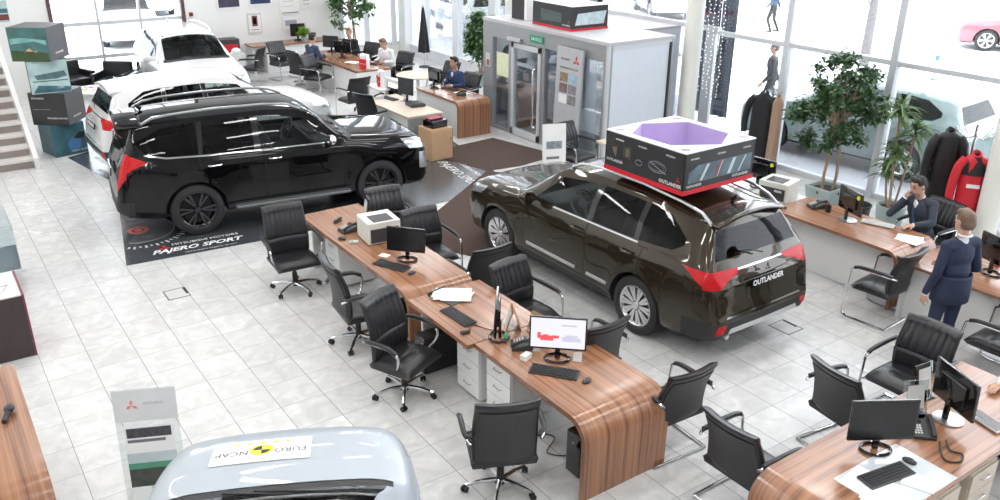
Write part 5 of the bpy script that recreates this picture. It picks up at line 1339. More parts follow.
def person(loc, face, label, J, top, legs, hair, vox=.0085, collar=True, tie=None, hairlen=0, headturn=0, headtilt=0, group=None, skin=None):
    """J: joint positions in local space, person looks along +x, left is +y"""
    root = empty('person', loc, math.radians(face), label, 'person', group)
    P = []; V = Vector; hips = V(J['hip']); ch = V(J['chest']); nk = V(J['neck']); hd = V(J['head'])
    up = (ch - hips).normalized()
    # torso
    sd = V((0, 1, 0)); fw = sd.cross(up)
    Rt = Matrix((-fw * -1, sd, up)).transposed()
    P.append(('e', hips + up * .02, (.125, .175, .13), Rt, 'legs' if top is not legs else 'top'))
    P.append(('e', hips + (ch - hips) * .42, (.125, .168, .19), Rt, 'top')); P.append(('e', hips + (ch - hips) * .78 + fw * .012, (.128, .185, .20), Rt, 'top'))
    P.append(('c', J['sl'], J['sr'], .066, .066, 'top'))
    P.append(('c', nk - up * .06, hd - up * .02, .058, .052, 'skin'))
    if collar: P.append(('c', nk - up * .055, nk - up * .015,   .062, .056, 'shirt'))
    # shirt front seen between the lapels
    if tie: 
        P.append(('e', hips + (ch - hips) * .95 + fw * .098, (.026, .034, .14), Rt, 'shirt'))
    for s, sh, el, wr in (('l', 'sl', 'el', 'wl'), ('r', 'sr', 'er', 'wr')):
        a, b_, c = V(J[sh]), V(J[el]), V(J[wr])
        P.append(('c', a, b_, .057, .048, 'top')); P.append(('c', b_, b_ + (c - b_) * .90, .050, .037, 'top')); P.append(('c', b_ + (c - b_) * .88, b_ + (c - b_) * .96, .035, .033, 'shirt')); P.append(('c', b_ + (c - b_) * .95, c, .027, .026, 'skin'))
        hd_ = J.get('h' + s, (c - b_)); pn = J.get('p' + s, (0, -1 if s == 'l' else 1, 0)); hand(P, c, hd_, pn, curl=J.get('c' + s, .6), flip=1 if s == 'l' else -1)
    for s in 'lr':
        h, k, an = V(J['h_' + s]), V(J['k' + s]), V(J['a' + s])
        P.append(('c', h, k, .088, .060, 'legs')); P.append(('c', k, an, .060, .045, 'legs'))
        fd = V(J.get('f' + s, (1, 0, 0))).normalized()
        P.append(('c', an - V((0, 0, .045)) - fd * .04, an - V((0, 0, .052)) + fd * .17, .040, .034, 'shoe'))
    # head
    Rh = (Matrix.Rotation(math.radians(headturn), 3, 'Z') @ Matrix.Rotation(math.radians(headtilt), 3, 'Y'))
    hp = lambda x, y, z: hd + Rh @ V((x, y, z))
    P.append(('e', hp(0, 0, .025), (.098, .077, .098), Rh, 'skin')); P.append(('e', hp(.028, 0, -.045), (.066, .058, .072), Rh, 'skin'))
    P.append(('c', hp(.088, 0, .020), hp(.106, 0, -.022), .010, .015, 'skin')); P.append(('c', hp(.075, -.03, .038), hp(.075, .03, .038), .020, .020, 'skin')); P.append(('c', hp(.074, -.02, -.062), hp(.074, .02, -.062), .013, .013, 'lip'))
    for s in (-1, 1): P.append(('e', hp(-.005, s * .080, .0), (.022, .012, .034), Rh, 'skin'))
    body = blob(P, vox, 'body', root, {'skin': skin or M_skin, 'top': top, 'legs': legs, 'shirt': M_shirt, 'shoe': M_shoe, 'lip': mat('lips', (.42, .19, .16), .5)})
    # hair
    H = []
    H.append(('e', hp(-.012, 0, .042), (.104, .084, .098), Rh, 'h')); H.append(('e', hp(-.045, 0, .0), (.072, .080, .085), Rh, 'h')); H.append(('c', hp(.045, -.05, .105), hp(.045, .05, .105), .030, .030, 'h'))
    ho = blob(H, .008, 'hair', root, {'h': hair})
    bm = bmesh.new(); bm.from_mesh(ho.data); inv = Rh.inverted()
    kill = []
    for f in bm.faces:
        q = inv @ (f.calc_center_median() - hd)
        if (q.x > .055 and q.z < .075) or (q.z < -.055) or (q.x > .012 and q.z < .02 and abs(q.y) > .0): kill.append(f)
    bmesh.ops.delete(bm, geom=kill, context='FACES'); bm.to_mesh(ho.data); bm.free()
    md = ho.modifiers.new('thick', 'SOLIDIFY'); md.thickness = .012
    e = MB()
    for s in (-1, 1): e.ell(hp(.086, s * .031, .012), (.009, .013, .009), 10)
    e.build('eyes', mat('dark eyes', (.03, .02, .02), .3), root)
    e = MB()
    for s in (-1, 1): e.tube([hp(.092, s * .016, .040), hp(.094, s * .033, .046), hp(.084, s * .050, .040)], .005, 6)
    e.build('eyebrows', hair, root)
    if tie:
        t = MB(); a0 = nk - up * .05 + fw * .075; t.tube([a0, a0 - up * .05 + fw * .035, a0 - up * .16 + fw * .055, a0 - up * .30 + fw * .052], [.014, .016, .024, .020], 8, flat=1); t.build('tie', tie, root)
    # jacket skirt / lapels
    return root, hp
def stand():
    return dict(hip=(0, 0, .95), chest=(.01, 0, 1.40), neck=(0, 0, 1.50), head=(.02, 0, 1.655), sl=(0, .175, 1.42), sr=(0, -.175, 1.42), el=(-.02, .25, 1.13), er=(-.02, -.25, 1.13), wl=(.05, .26, .88), wr=(.05, -.26, .88),
                h_l=(0, .095, .90), h_r=(0, -.095, .90), kl=(.02, .11, .49), kr=(.02, -.11, .49), al=(0, .12, .095), ar=(0, -.12, .095))
def sit(lean=.06):
    return dict(hip=(0, 0, .55), chest=(lean, 0, .98), neck=(lean + .01, 0, 1.10), head=(lean + .05, 0, 1.255), sl=(lean, .18, 1.02), sr=(lean, -.18, 1.02), el=(.13, .25, .79), er=(.13, -.25, .79), wl=(.36, .15, .80), wr=(.36, -.15, .80),
                h_l=(.03, .095, .53), h_r=(.03, -.095, .53), kl=(.46, .12, .53), kr=(.46, -.12, .53), al=(.44, .12, .095), ar=(.44, -.12, .095))
# man standing with his back to us
J = stand(); J.update(er=(-.02, -.26, 1.13), wl=(.06, .27, .87), wr=(.30, -.20, 1.02), hr=(1, .3, 0), hl=(.1, 0, -1), al=(.03, .13, .095), ar=(-.05, -.12, .095))
p2, hp = person((8.44, 3.80, 0), 72, 'standing person in a navy suit seen from behind, beside the white desk', J, M_navy, M_navy, M_hairbr, .0085)
def jacket(root, zb, zt, m, rx=.150, ry=.205, tag_='jacket'):
    b = MB(); b.lathe([(1.0, zb), (1.0, zb + .12), (.93, zb + .27), (.93, zb + .30)], 28)
    b.v = [(x * rx - .005, y * ry, z) for x, y, z in b.v]; return b.build(tag_, m, root, solid=.012)
jacket(p2, .80, 1.1, M_navy)
b = MB(); b.tube([hp(-.04, 0, -.12) + Vector((.058 * math.cos(a), .062 * math.sin(a), -.004)) for a in np.linspace(0, 2 * PI, 20, endpoint=False)], .011, 6, closed=True); b.build('shirt_collar', M_shirt, p2)
# man on the phone, elbow on the desk
J = sit(.12); J.update(head=(.22, -.02, 1.235), neck=(.15, -.01, 1.10), er=(.40, -.22, .815), wr=(.30, -.115, 1.06), hr=(-.15, .25, 1), pr=(-.6, .5, 0), cr=1.2, el=(.22, .29, .83), wl=(.46, .20, .80), hl=(1, -.2, 0), pl=(0, 0, -1), cl=.5)
p1, hp = person((10.62, 5.32, 0), 170, 'seated person in a slate suit holding a phone to his ear', J, M_navyg, M_navyg, M_hairb, .0085, tie=M_tie, headturn=-8, headtilt=14)
ph = MB(); ph.box(hp(.01, -.092, -.015), (.07, .012, .135), 0, (0, .3, 0)); ph = ph.build('mobile_phone', M_gloss, None); 
# bring the phone into world space: it is held by, not part of, the man
ph.matrix_world = Matrix.Translation((10.62, 5.32, 0)) @ Matrix.Rotation(math.radians(170), 4, 'Z'); tag(ph, 'black mobile phone held to the ear of the man in the slate suit', 'phone')
# four people at the back desks
J = sit(.10); p3, _ = person((9.95, 15.75, 0), 190, 'seated person in a blue suit typing at the desk beside the vestibule', J, mat('blue suit cloth', (.030, .060, .15), .8), M_darkc, M_hairb, .011, tie=M_tie)
J = sit(.12); J.update(head=(.22, 0, 1.22)); p4, _ = person((9.98, 19.05, 0), 200, 'seated person in a white shirt with a dark tie leaning over the back desk', J, M_shirt, M_darkc, M_hairbr, .011, tie=M_tie, headtilt=20)
J = sit(.10); p5, _ = person((9.85, 20.9, 0), 215, 'seated person in black at the back desk under the indoor tree', J, M_darkc, M_darkc, mat('reddish hair', (.30, .17, .12), .6), .011, headtilt=10)
J = sit(.08); p6, _ = person((8.45, 20.45, 0), 15, 'seated person in dark blue seen from behind at the far desk', J, M_blueg, M_darkc, M_hairb, .011)
# arm of somebody sitting beyond the picture edge, typing on the pale keyboard
J = sit(.24); J.update(wl=(.40, .16, .815), el=(.14, .27, .82), hl=(1, -.1, 0), pl=(0, 0, -1), wr=(.40, -.16, .815), er=(.14, -.27, .82), hr=(1, .1, 0), pr=(0, 0, -1))
J.update(wl=(.68, .16, .80), el=(.44, .24, .84), wr=(.62, -.18, .80), er=(.38, -.26, .84))
p7, _ = person((7.76, 2.38, 0), 173, 'person in a white shirt at the picture edge with a hand on the pale keyboard', J, M_shirt, M_darkc, M_hairbr, .0085)
# pedestrians outside
for x, y, f, lab, m in ((16.0, 12.1, 120, 'passer-by in a dark padded jacket on the pavement outside', M_darkc), (27, 20.75, 100, 'passer-by in blue far across the snowy yard', M_blueg)):
    J = stand(); J.update(kl=(.14, .10, .50), al=(-.02, .10, .12), kr=(-.02, -.1, .49), ar=(-.22, -.1, .14), wl=(.16, .27, .92), wr=(-.12, -.27, .90))
    person((x, y, -.12), f, lab, J, m, M_darkc, M_hairbr, .013, collar=False)
# ------------------------------------------------------------------ plants, coats, lights
def leaf_mat(name, c, rough=.4):
    if name in MATS: return MATS[name]
    m, nt, out = _nodes(name); b = N(nt, 'BsdfPrincipled'); L(nt, b.outputs[0], out.inputs[0]); b.inputs['Roughness'].default_value = rough
    ge = N(nt, 'NewGeometry'); r = N(nt, 'ValToRGB'); e = r.color_ramp.elements
    e[0].color = rgba([v * .5 for v in c]); e[1].color = rgba([min(1, v * 1.7) for v in c]); L(nt, ge.outputs['Random Per Island'], r.inputs[0]); L(nt, r.outputs[0], b.inputs['Base Color'])
    tl = N(nt, 'BsdfTranslucent'); L(nt, r.outputs[0], tl.inputs[0]); mx = N(nt, 'MixShader'); mx.inputs[0].default_value = .25; L(nt, b.outputs[0], mx.inputs[1]); L(nt, tl.outputs[0], mx.inputs[2]); L(nt, mx.outputs[0], out.inputs[0])
    MATS[name] = m; return m
M_leaf = leaf_mat('ficus leaf', (.055, .12, .045)); M_leafd = leaf_mat('dracaena leaf', (.11, .19, .06)); M_leafm = leaf_mat('mid green leaf', (.075, .16, .055))
M_bark = mat('pale bark', (.38, .27, .19), .8, vary=.25, scale=12, bump=.5, bscale=40)
M_pot = mat('grey green planter', (.33, .40, .39), .5); M_soil = mat('soil', (.06, .04, .03), .95)
def leaf(b, p, d, n, l, w, bend=.2):
    d = d.normalized(); s = d.cross(n).normalized(); n = s.cross(d)
    q = [p, p + d * l * .3 + s * w * .5, p + d * l * .7 + s * w * .42 - n * l * bend * .3, p + d * l - n * l * bend, p + d * l * .7 - s * w * .42 - n * l * bend * .3, p + d * l * .3 - s * w * .5]
    m1 = p + d * l * .3 - n * w * .12; m2 = p + d * l * .7 - n * (l * bend * .3 + w * .1)
    b.add(q + [m1, m2], [(0, 1, 6), (1, 2, 7, 6), (2, 3, 7), (3, 4, 7), (4, 5, 6, 7), (5, 0, 6)], 0, True)
def rnd_dir():
    while True:
        v = Vector((random.uniform(-1, 1), random.uniform(-1, 1), random.uniform(-1, 1)))
        if .05 < v.length < 1: return v.normalized()
def planter(t, h, r0, r1, square=False):
    b = MB()
    if square: b.add([(sx * r, sy * r, z) for r, z in ((r0, 0), (r1, h), (r1 - .03, h), (r1 - .04, h - .06)) for sx, sy in ((-1, -1), (1, -1), (1, 1), (-1, 1))], [(i * 4 + k, i * 4 + (k + 1) % 4, i * 4 + 4 + (k + 1) % 4, i * 4 + 4 + k) for i in range(3) for k in range(4)] + [(3, 2, 1, 0)])
    else: b.lathe([(0, 0), (r0, 0), (r1, h), (r1 - .025, h), (r1 - .04, h - .05)], 28)
    pot = b.build('planter', M_pot, t)
    b = MB(); b.cyl((0, 0, h - .09), (0, 0, h - .05), (r1 - .05) * (1.3 if square else 1), None, 24 if not square else 4); b.build('soil', M_soil, pot)
def tree(loc, label, H, R, zc, nl, stems, pot, sz=(.09, .045), m=None, flat=1.0, seed=1):
    random.seed(seed); t = empty('potted_tree', loc, 0, label, 'plant', 'potted trees by the windows'); planter(t, *pot)
    tips = []
    for k, (x, y) in enumerate(stems):
        b = MB(); pts = [(x, y, pot[0] - .08)] ; n = 6
        for i in range(1, n + 1):
            f = i / n; pts.append((x * (1 - .3 * f) + .03 * math.sin(4 * f + k), y * (1 - .3 * f) + .03 * math.cos(3 * f + k * 2), pot[0] - .08 + (zc - pot[0]) * f))
        b.tube(smooth_path(pts, 3), .026, 8); b.build('trunk', M_bark, t)
        tips.append(Vector(pts[-1]))
    br = MB(); ends = []
    for k in range(34):
        a = random.choice(tips) - Vector((0, 0, random.uniform(0, .35))); d = rnd_dir(); d.z = abs(d.z) * .8 + .1
        e = Vector((0, 0, zc)) + Vector((d.x * R * .8, d.y * R * .8, (d.z * 1.6 - .55) * H * .5)); mid = (a + e) / 2 + Vector((0, 0, .1))
        br.tube([a, mid, e], [.014, .009, .004], 5); ends.append((a, mid, e))
    br.build('branches', M_bark, t)
    f = MB()
    # leafy clumps around branch ends
    cl = [Vector((0, 0, zc)) + Vector((v.x * R, v.y * R, v.z * H / 2 * flat)) * random.uniform(.45, .95) for v in (rnd_dir() for _ in range(46))] + [e for _, _, e in ends]
    for k in range(nl):
        c = random.choice(cl); v = rnd_dir() * random.uniform(.02, .17); p = c + Vector((v.x, v.y, v.z * .8))
        d = rnd_dir(); d.z = d.z * .5 - .25
        leaf(f, p, d, Vector((random.uniform(-.4, .4), random.uniform(-.4, .4), 1)), sz[0] * random.uniform(.7, 1.25), sz[1] * random.uniform(.8, 1.2))
    f.build('foliage', m or M_leaf, t, sharp=0, flip=False); return t
tree((11.95, 7.68, 0), 'leafy potted tree with two pale stems in front of the street window', 1.65, .80, 1.66, 5200, ((-.05, .04), (.07, -.06)), (.30, .20, .24, True), seed=3)
tree((10.78, 22.8, 0), 'leafy tree in the back corner behind the seated person in black', 1.6, .75, 1.75, 2200, ((0, 0), (.08, .05)), (.35, .2, .24), (.12, .06), M_leafm, seed=5)
tree((12.25, 18.3, 0), 'bushy potted tree behind the person in the blue suit', 1.5, .42, 1.25, 1500, ((0, 0), (.06, .03), (-.05, .05)), (.35, .2, .24), (.15, .065), M_leafm, seed=8)
def dracaena(loc, label, heads, pot, nl=60, ln=.42, seed=2):
    random.seed(seed); t = empty('potted_dracaena', loc, 0, label, 'plant'); planter(t, *pot)
    for (x, y, z, r) in heads:
        b = MB(); b.tube(smooth_path([(x * .2, y * .2, pot[0] - .08), (x * .6, y * .6, z * .5), (x, y, z)], 4), .018, 8); st = b.build('cane', M_bark, t)
        f = MB()
        for k in range(nl):
            a = k * 2.4 + random.uniform(-.2, .2); el = random.uniform(-.15, 1.35); l = ln * random.uniform(.7, 1.1) * r
            d = Vector((math.cos(a) * math.cos(el), math.sin(a) * math.cos(el), math.sin(el))); s = d.cross(Vector((0, 0, 1))).normalized(); w = .040 * r
            p = Vector((x, y, z + random.uniform(-.10, .12)))
            vs = []; n = 6
            for i in range(n + 1):
                u = i / n; c = p + d * l * u + Vector((0, 0, -.55 * l * u * u)); ww = w * math.sin(PI * min(.97, .12 + u * .86)) * .5
                vs += [c + s * ww, c - Vector((0, 0, ww * .5)), c - s * ww]
            f.add(vs, [(i * 3 + j, i * 3 + j + 1, i * 3 + j + 4, i * 3 + j + 3) for i in range(n) for j in range(2)], 0, True)
        f.build('leaves', M_leafd, st, sharp=0, flip=False)
    return t
dracaena((11.9, 6.50, 0), 'spiky green dracaena in front of the street window, behind the man on the phone', ((-.05, .12, 1.75, 1.0), (.08, -.10, 1.45, 1.05), (-.16, .0, 1.12, .9), (.02, .2, .85, .8)), (.34, .18, .22), 64)
t = empty('potted_plant', (9.35, 22.95, .76), 0, 'small light green plant on the counter by the back wall', 'plant'); planter(t, .13, .06, .08)
f = MB(); random.seed(4)
for k in range(150):
    d = rnd_dir(); d.z = abs(d.z) + .2; p = Vector((0, 0, .14)) + Vector((d.x * .18, d.y * .18, d.z * .20)) * random.random(); leaf(f, p, d, Vector((random.uniform(-.5, .5), random.uniform(-.5, .5), 1)), .10, .06)
f.build('foliage', leaf_mat('light leaf', (.20, .36, .06)), t, sharp=0, flip=False)
# coats
def coat(loc, rz, label, m, h=.95, w=.46, d=.16, quilt=0, extra=None, sleeves=True, group='coats hanging by the street window'):
    """hangs from its collar at z = loc.z; wide along y"""
    t = empty('coat', loc, rz, label, 'coat', group)
    def body(u, v):
        z = -h * u; a = 2 * PI * v
        k = .34 + .66 * min(1, (u / .075)) ** .6; k2 = 1 + .10 * u
        q = 1 + (.06 * abs(math.sin(u * h * quilt * PI)) if quilt else 0)
        fold = 1 + .16 * math.sin(5 * a + 3 * u) * (.3 + u)
        return (d / 2 * math.cos(a) * k2 * q * fold * (.6 + .4 * k), w / 2 * .86 * math.sin(a) * k * k2 * q, z + .03 * u * math.sin(a * 2))
    b = MB(); b.grid(body, 44 if quilt else 24, 28); b.build('coat_body', m, t, sharp=0)
    if sleeves:
        for s in (-1, 1):
            b = MB(); pts = [(-.01, s * w * .34, -.075), (-.02, s * w * .56, -.20), (-.03, s * w * .66, -.48), (-.05, s * w * .64, -.72)]
            P = smooth_path(pts, 6); b.tube(P, [.068 * (1 + (.10 * abs(math.sin(i * .9)) if quilt else 0)) * (1 - .22 * i / len(P)) for i in range(len(P))], 12); b.build('sleeve', m, t)
    b = MB(); b.tube([(d * .26 * math.cos(a), w * .15 * math.sin(a), .0 + .03 * math.cos(a)) for a in np.linspace(0, 2 * PI, 18, endpoint=False)], .020, 8, closed=True); b.build('collar', m, t)
    b = MB(); b.tube([(0, 0, .0), (0, 0, .05), (0, .03, .07), (0, .03, .03)], .005, 6); b.build('hanging_loop', M_blk, t)
    if extra: extra(t)
    return t
M_down = mat('black quilted nylon', (.012, .012, .013), .45); M_redc = mat('red winter cloth', (.60, .02, .035), .6); M_tan = mat('tan lining', (.36, .24, .17), .8); M_greyc = mat('grey fleece', (.22, .22, .24), .9)
def redparts(t):
    b = MB(); b.grid(lambda u, v: (.089 * math.cos(2 * PI * v) * (1.0 + .2 * u) - .0, .165 * math.sin(2 * PI * v) * (.42 + .58 * min(1, u * 3.5)), -.02 - .26 * u), 8, 24); b.build('black_yoke', M_down, t, sharp=0)
    b = MB(); b.box((-.105, -.02, -.42), (.012, .16, .05)); b.build('white_stripe', M_white, t)
coat((11.50, 5.66, 1.74), .6, 'long black quilted coat hanging by the street window', M_down, 1.02, .34, .20, quilt=9)
coat((11.48, 5.24, 1.52), .6, 'red winter jacket with black shoulders hanging beside the quilted coat', M_redc, .98, .34, .19, extra=redparts)
coat((11.72, 5.05, 1.46), .5, 'grey jacket hanging behind the red winter jacket', M_greyc, .92, .32, .14)
t = empty('coat_stand', (11.70, 5.42, 0), 0, 'slim metal coat stand carrying the coats by the street window', 'coat stand')
b = MB(); b.cyl((0, 0, .02), (0, 0, 1.86), .018, None, 12); b.build('pole', M_pol, t); b = MB(); b.lathe([(0, 0), (.2, 0), (.19, .02), (.03, .04), (0, .04)], 24); b.build('base', M_blk, t)
for a in (1.1, 2.0, -1.35, -1.1, -.4, 3.6): b = MB(); b.tube(smooth_path([(0, 0, 1.70), (.10 * math.cos(a), .10 * math.sin(a), 1.66), (.22 * math.cos(a), .22 * math.sin(a), 1.74), (.24 * math.cos(a), .24 * math.sin(a), 1.80)], 3), .009, 6); b.build('hook', M_pol, t)
coat((12.45, 9.52, 1.42), .3, 'long dark coat hanging between the light curtain and the window post', M_darkc, 1.25, .44, .20)
coat((12.50, 9.24, 1.40), .3, 'coat with tan lining hanging next to the long dark coat', M_tan, 1.2, .22, .18, sleeves=False)
t = empty('coat_stand', (12.56, 9.42, 0), 0, 'slim metal coat stand next to the light curtain', 'coat stand')
b = MB(); b.cyl((0, 0, .02), (0, 0, 1.55), .018, None, 12); b.build('pole', M_pol, t); b = MB(); b.lathe([(0, 0), (.18, 0), (.17, .02), (.03, .04), (0, .04)], 24); b.build('base', M_blk, t)
for a in (2.4, -2.2, 1.2, -.9): b = MB(); b.tube(smooth_path([(0, 0, 1.42), (.08 * math.cos(a), .08 * math.sin(a), 1.40), (.15 * math.cos(a), .15 * math.sin(a), 1.47)], 3), .009, 6); b.build('hook', M_pol, t)
# dark flag at the back window
t = empty('flag', (12.3, 21.35, 0), 0, 'furled dark flag standing at the far street window', 'flag')
b = MB(); b.cyl((0, 0, 0), (0, 0, 1.75), .014, None, 10); b.build('pole', M_pol, t); b = MB(); b.lathe([(0, 0), (.16, 0), (.15, .03), (0, .05)], 20); b.build('base', M_blk, t)
b = MB(); b.grid(lambda u, v: ((.02 + .13 * u ** .8) * math.cos(2 * PI * v) * (1 + .2 * math.sin(10 * PI * v)), (.02 + .15 * u ** .8) * math.sin(2 * PI * v) * (1 + .2 * math.sin(10 * PI * v)), 1.68 - 1.25 * u), 14, 30); b.build('cloth', M_darkc, t, sharp=0)
# strings of lights in front of the dark banner
t = empty('banner', (13.25, 11.45, 0), 0, 'tall dark banner outside the window behind the strings of lights', 'banner')
b = MB(); b.grid(lambda u, v: (.03 * math.sin(v * 9 * PI), (v - .5) * .92, .55 + u * 6.2), 4, 60); b.build('cloth', mat('slate banner cloth', (.075, .085, .125), .7, vary=.3, scale=3), t, solid=.01)
b = MB(); b.cyl((.0, .46, -.1), (.0, .46, 6.8), .025, None, 10); b.build('pole', M_grip, t)
M_bulb = mat('light bead', (.9, .9, .95), .4, emit=(.9, .95, 1), estr=2.2)
random.seed(12)
for k in range(7):
    y = 10.85 + .125 * k; zb = .95 + .25 * random.random(); t = empty('light_string', (12.72, y, 0), 0, 'string of small white lights hanging in front of the dark banner', 'string lights', 'light strings at the window')
    b = MB(); b.tube([(0, 0, zb), (0, .01, 2.5), (0, 0, 5.4)], .003, 4); b.build('wire', M_lgrey, t)
    b = MB(); z = zb
    while z < 5.3: b.ell((random.uniform(-.015, .015), random.uniform(-.03, .03), z), (.008, .008, .008), 6); z += .055 + random.uniform(0, .03)
    b.build('bulbs', M_bulb, t)['kind'] = 'stuff'
# ------------------------------------------------------------------ the far end of the showroom
def far_desk(loc, W, Ln, label, waterfall_end=False, top=None, endpanel=None):
    t = empty('office_desk', loc, 0, label, 'desk', 'desks at the far end'); b = MB()
    if waterfall_end: waterfall(b, -W / 2, W / 2, Ln / 2, -Ln / 2, th=.045, r=.14)
    else: b.box2((-W / 2, -Ln / 2, .71), (W / 2, Ln / 2, .75))
    b.build('desk_top', top or M_woodx, t)
    b = MB(); b.box2((-W / 2 + .05, -Ln / 2 + .06, .02), (-W / 2 + .08, Ln / 2 - .04, .71)); b.build('front_panel', M_whp, t)
    if not waterfall_end: b = MB(); b.box2((-W / 2 + .02, -Ln / 2 + .01, .0), (W / 2 - .02, -Ln / 2 + .05, .71)); b.build('end_panel', endpanel or M_whp, t)
    b = MB(); b.box2((-W / 2 + .02, Ln / 2 - .05, .0), (W / 2 - .02, Ln / 2 - .01, .71)); b.build('end_panel', M_whp, t)
    return t
far_desk((9.15, 19.85, 0), .95, 3.1, 'long desk with a white front and walnut top below the indoor tree')
far_desk((9.40, 15.15, 0), .80, 1.7, 'walnut desk with a rounded end beside the vestibule, used by the person in blue', True)
far_desk((7.95, 14.75, 0), .78, 1.9, 'pale desk with a grey end panel holding a laptop-like black monitor', False, mat('pale oak top', (.62, .52, .42), .4, vary=.06), mat('grey end panel', (.28, .29, .30), .5))
t = empty('counter', (8.95, 23.15, 0), 0, 'white counter with a wooden top along the back wall under the posters', 'counter')
b = MB(); b.box2((-1.15, -.32, .72), (1.5, .32, .76)); b.build('counter_top', M_woody, t); b = MB(); b.box2((-.75, -.28, 0), (1.45, .3, .72)); b.build('body', M_whp, t, bevel=.004); b = MB(); b.box2((-1.12, -.28, 0), (-1.08, .3, .72)); b.build('end_panel', M_whp, t)
# chairs
VC_ = lambda x, y, a, lab: chair('v', x, y, a, lab)
VC_(8.28, 21.95, -75, 'black visitor chair with a tall ribbed back, left of the person in dark blue'); VC_(8.30, 19.75, -60, 'black visitor chair in front of the long white desk, next to a white board')
VC_(7.40, 21.75, 140, 'black visitor chair at the wooden counter by the back wall'); VC_(8.02, 17.05, 95, 'black visitor chair seen from behind at the far end of the pale desk')
VC_(9.34, 11.0, -80, 'black visitor chair between the frosted poster stand and the vestibule')
VC_(10.12, 15.8, 192, 'dark chair of the person in the blue suit'); VC_(10.2, 18.95, 200, 'dark chair of the person in the white shirt'); VC_(10.15, 20.65, 205, 'dark chair of the person in black'); 
chair('o', 7.42, 14.95, 20, 'grey and black office chair at the pale desk by the nose of the black car')
VC_(8.25, 20.55, 15, 'dark chair of the person in dark blue with his back to us')
VC_(10.45, 17.2, 190, 'dark chair behind the desk between the person in white and the person in blue')
VC_(10.75, 5.30, 172, 'dark chair of the man holding a phone'); VC_(7.92, 2.40, 173, 'dark chair of the person at the picture edge')
t = empty('office_stool', (3.35, 21.0, 0), 0, '', 'stool'); bpy.data.objects.remove(t)
t = empty('side_table', (9.80, 10.36, 0), 0, 'small pale wooden table beside the vestibule, behind the promotional box', 'table'); b = MB(); b.box((0, 0, .73), (.6, .55, .035)); b.build('table_top', MATS['pale oak top'], t, bevel=.004)
for sx in (-1, 1):
    for sy in (-1, 1): b = MB(); b.box((sx * .26, sy * .24, .355), (.04, .04, .71)); b.build('leg', M_grip, t)
# monitors and small things
monitor((9.30, 21.05, ZD), math.radians(215), 'black monitor with a red corner in front of the person in dark blue', .46, .30); monitor((9.2, 20.1, ZD), math.radians(30), 'black monitor between the person in dark blue and the person in black', .50, .30)
monitor((9.33, 15.75, ZD), math.radians(5), 'black monitor in front of the person in the blue suit', .48, .32); monitor((8.22, 15.05, ZD), math.radians(200), 'black monitor with a grey screen on the pale desk', .40, .34, ring=False)
monitor((9.28, 23.2, .765), math.radians(-100), 'black monitor on the counter by the back wall', .42, .34)
for x, y, a, lab in ((9.45, 18.95, 20, 'dark keyboard in front of the person in the white shirt'), (9.52, 15.45, 10, 'dark keyboard of the person in the blue suit'), (8.0, 15.35, 190, 'dark keyboard on the pale desk')): keyboard((x, y, ZD), math.radians(a), lab)
telephone((9.42, 14.85, ZD), 2.7, 'black telephone on the rounded desk of the person in the blue suit'); telephone((7.86, 15.55, ZD), 2.7, 'grey telephone on the pale desk', M_lgrey)
sheets('paper_sheet', (9.58, 15.0, ZD), .3, 'white papers on the rounded desk beside the vestibule', 2); sheets('paper_sheet', (9.1, 19.4, ZD), .6, 'white papers on the long desk under the indoor tree', 4)
t = empty('docking_station', (8.15, 14.55, ZD), -.1, 'flat black device with a silver edge in front of the grey screen', 'device')
b = MB(); b.box((0, 0, .03), (.30, .34, .06)); b.build('case', M_dgrey, t, bevel=.008); b = MB(); b.box((0, 0, .065), (.24, .28, .012)); b.build('top_plate', M_blk, t, bevel=.004)
def literature_rack(loc, rz, label, m):
    t = empty('brochure_rack', loc, rz, label, 'rack', 'brochure racks'); b = MB(); b.box((0, 0, .17), (.10, .24, .34)); b.build('back_panel', M_white, t, bevel=.004)
    for z in (.06, .18): b = MB(); b.box((-.07, 0, z), (.05, .22, .10)); b.build('pocket', m, t); b = MB(); b.box((-.07, 0, z + .08), (.02, .18, .12)); b.build('brochure', M_paper, t)
    return t
literature_rack((8.45, 16.55, .0 + .75), -.3, 'red and white brochure rack on the small table past the pale desk', M_redp); literature_rack((9.05, 18.55, ZD), .2, 'red brochure rack in front of the person in the white shirt', M_redp)
t = empty('side_table', (8.52, 16.55, 0), 0, 'small white table under the red and white brochure rack', 'table'); b = MB(); b.box((0, 0, .73), (.6, .7, .035)); b.build('table_top', M_whp, t, bevel=.004)
for sx in (-1, 1):
    for sy in (-1, 1): b = MB(); b.box((sx * .26, sy * .31, .355), (.04, .04, .71)); b.build('leg', M_grip, t)
# round table with papers, white screen posts
t = empty('round_table', (9.75, 17.25, 0), 0, 'round pale table between the person in white and the person in blue', 'table')
b = MB(); b.lathe([(0, .72), (.50, .72), (.51, .735), (.50, .75), (0, .75)], 32); b.build('table_top', MATS['pale oak top'], t); b = MB(); b.lathe([(0, 0), (.28, 0), (.27, .02), (.04, .04), (.035, .72)], 24); b.build('pedestal', M_whp, t)
sheets('paper_sheet', (9.7, 17.2, ZD), .2, 'white papers on the round pale table', 3)
t = empty('partition_screen', (8.45, 15.95, 0), .05, 'low white screen frame standing behind the pale desk', 'screen')
for y in (-.35, .35): b = MB(); b.box((0, y, .50), (.06, .06, 1.0)); b.build('post', M_whp, t, bevel=.004)
b = MB(); b.box((0, 0, .95), (.03, .64, .08)); b.build('rail', M_whp, t); b = MB(); b.box((0, 0, .45), (.008, .64, .7)); b.build('clear_panel', MATS['acrylic'], t)
t = empty('display_board', (8.42, 21.2, 0), -.25, 'white board standing on the floor between two black chairs', 'board'); b = MB(); b.box((0, 0, .42), (.03, .46, .78)); b.build('board', M_white, t, bevel=.004)
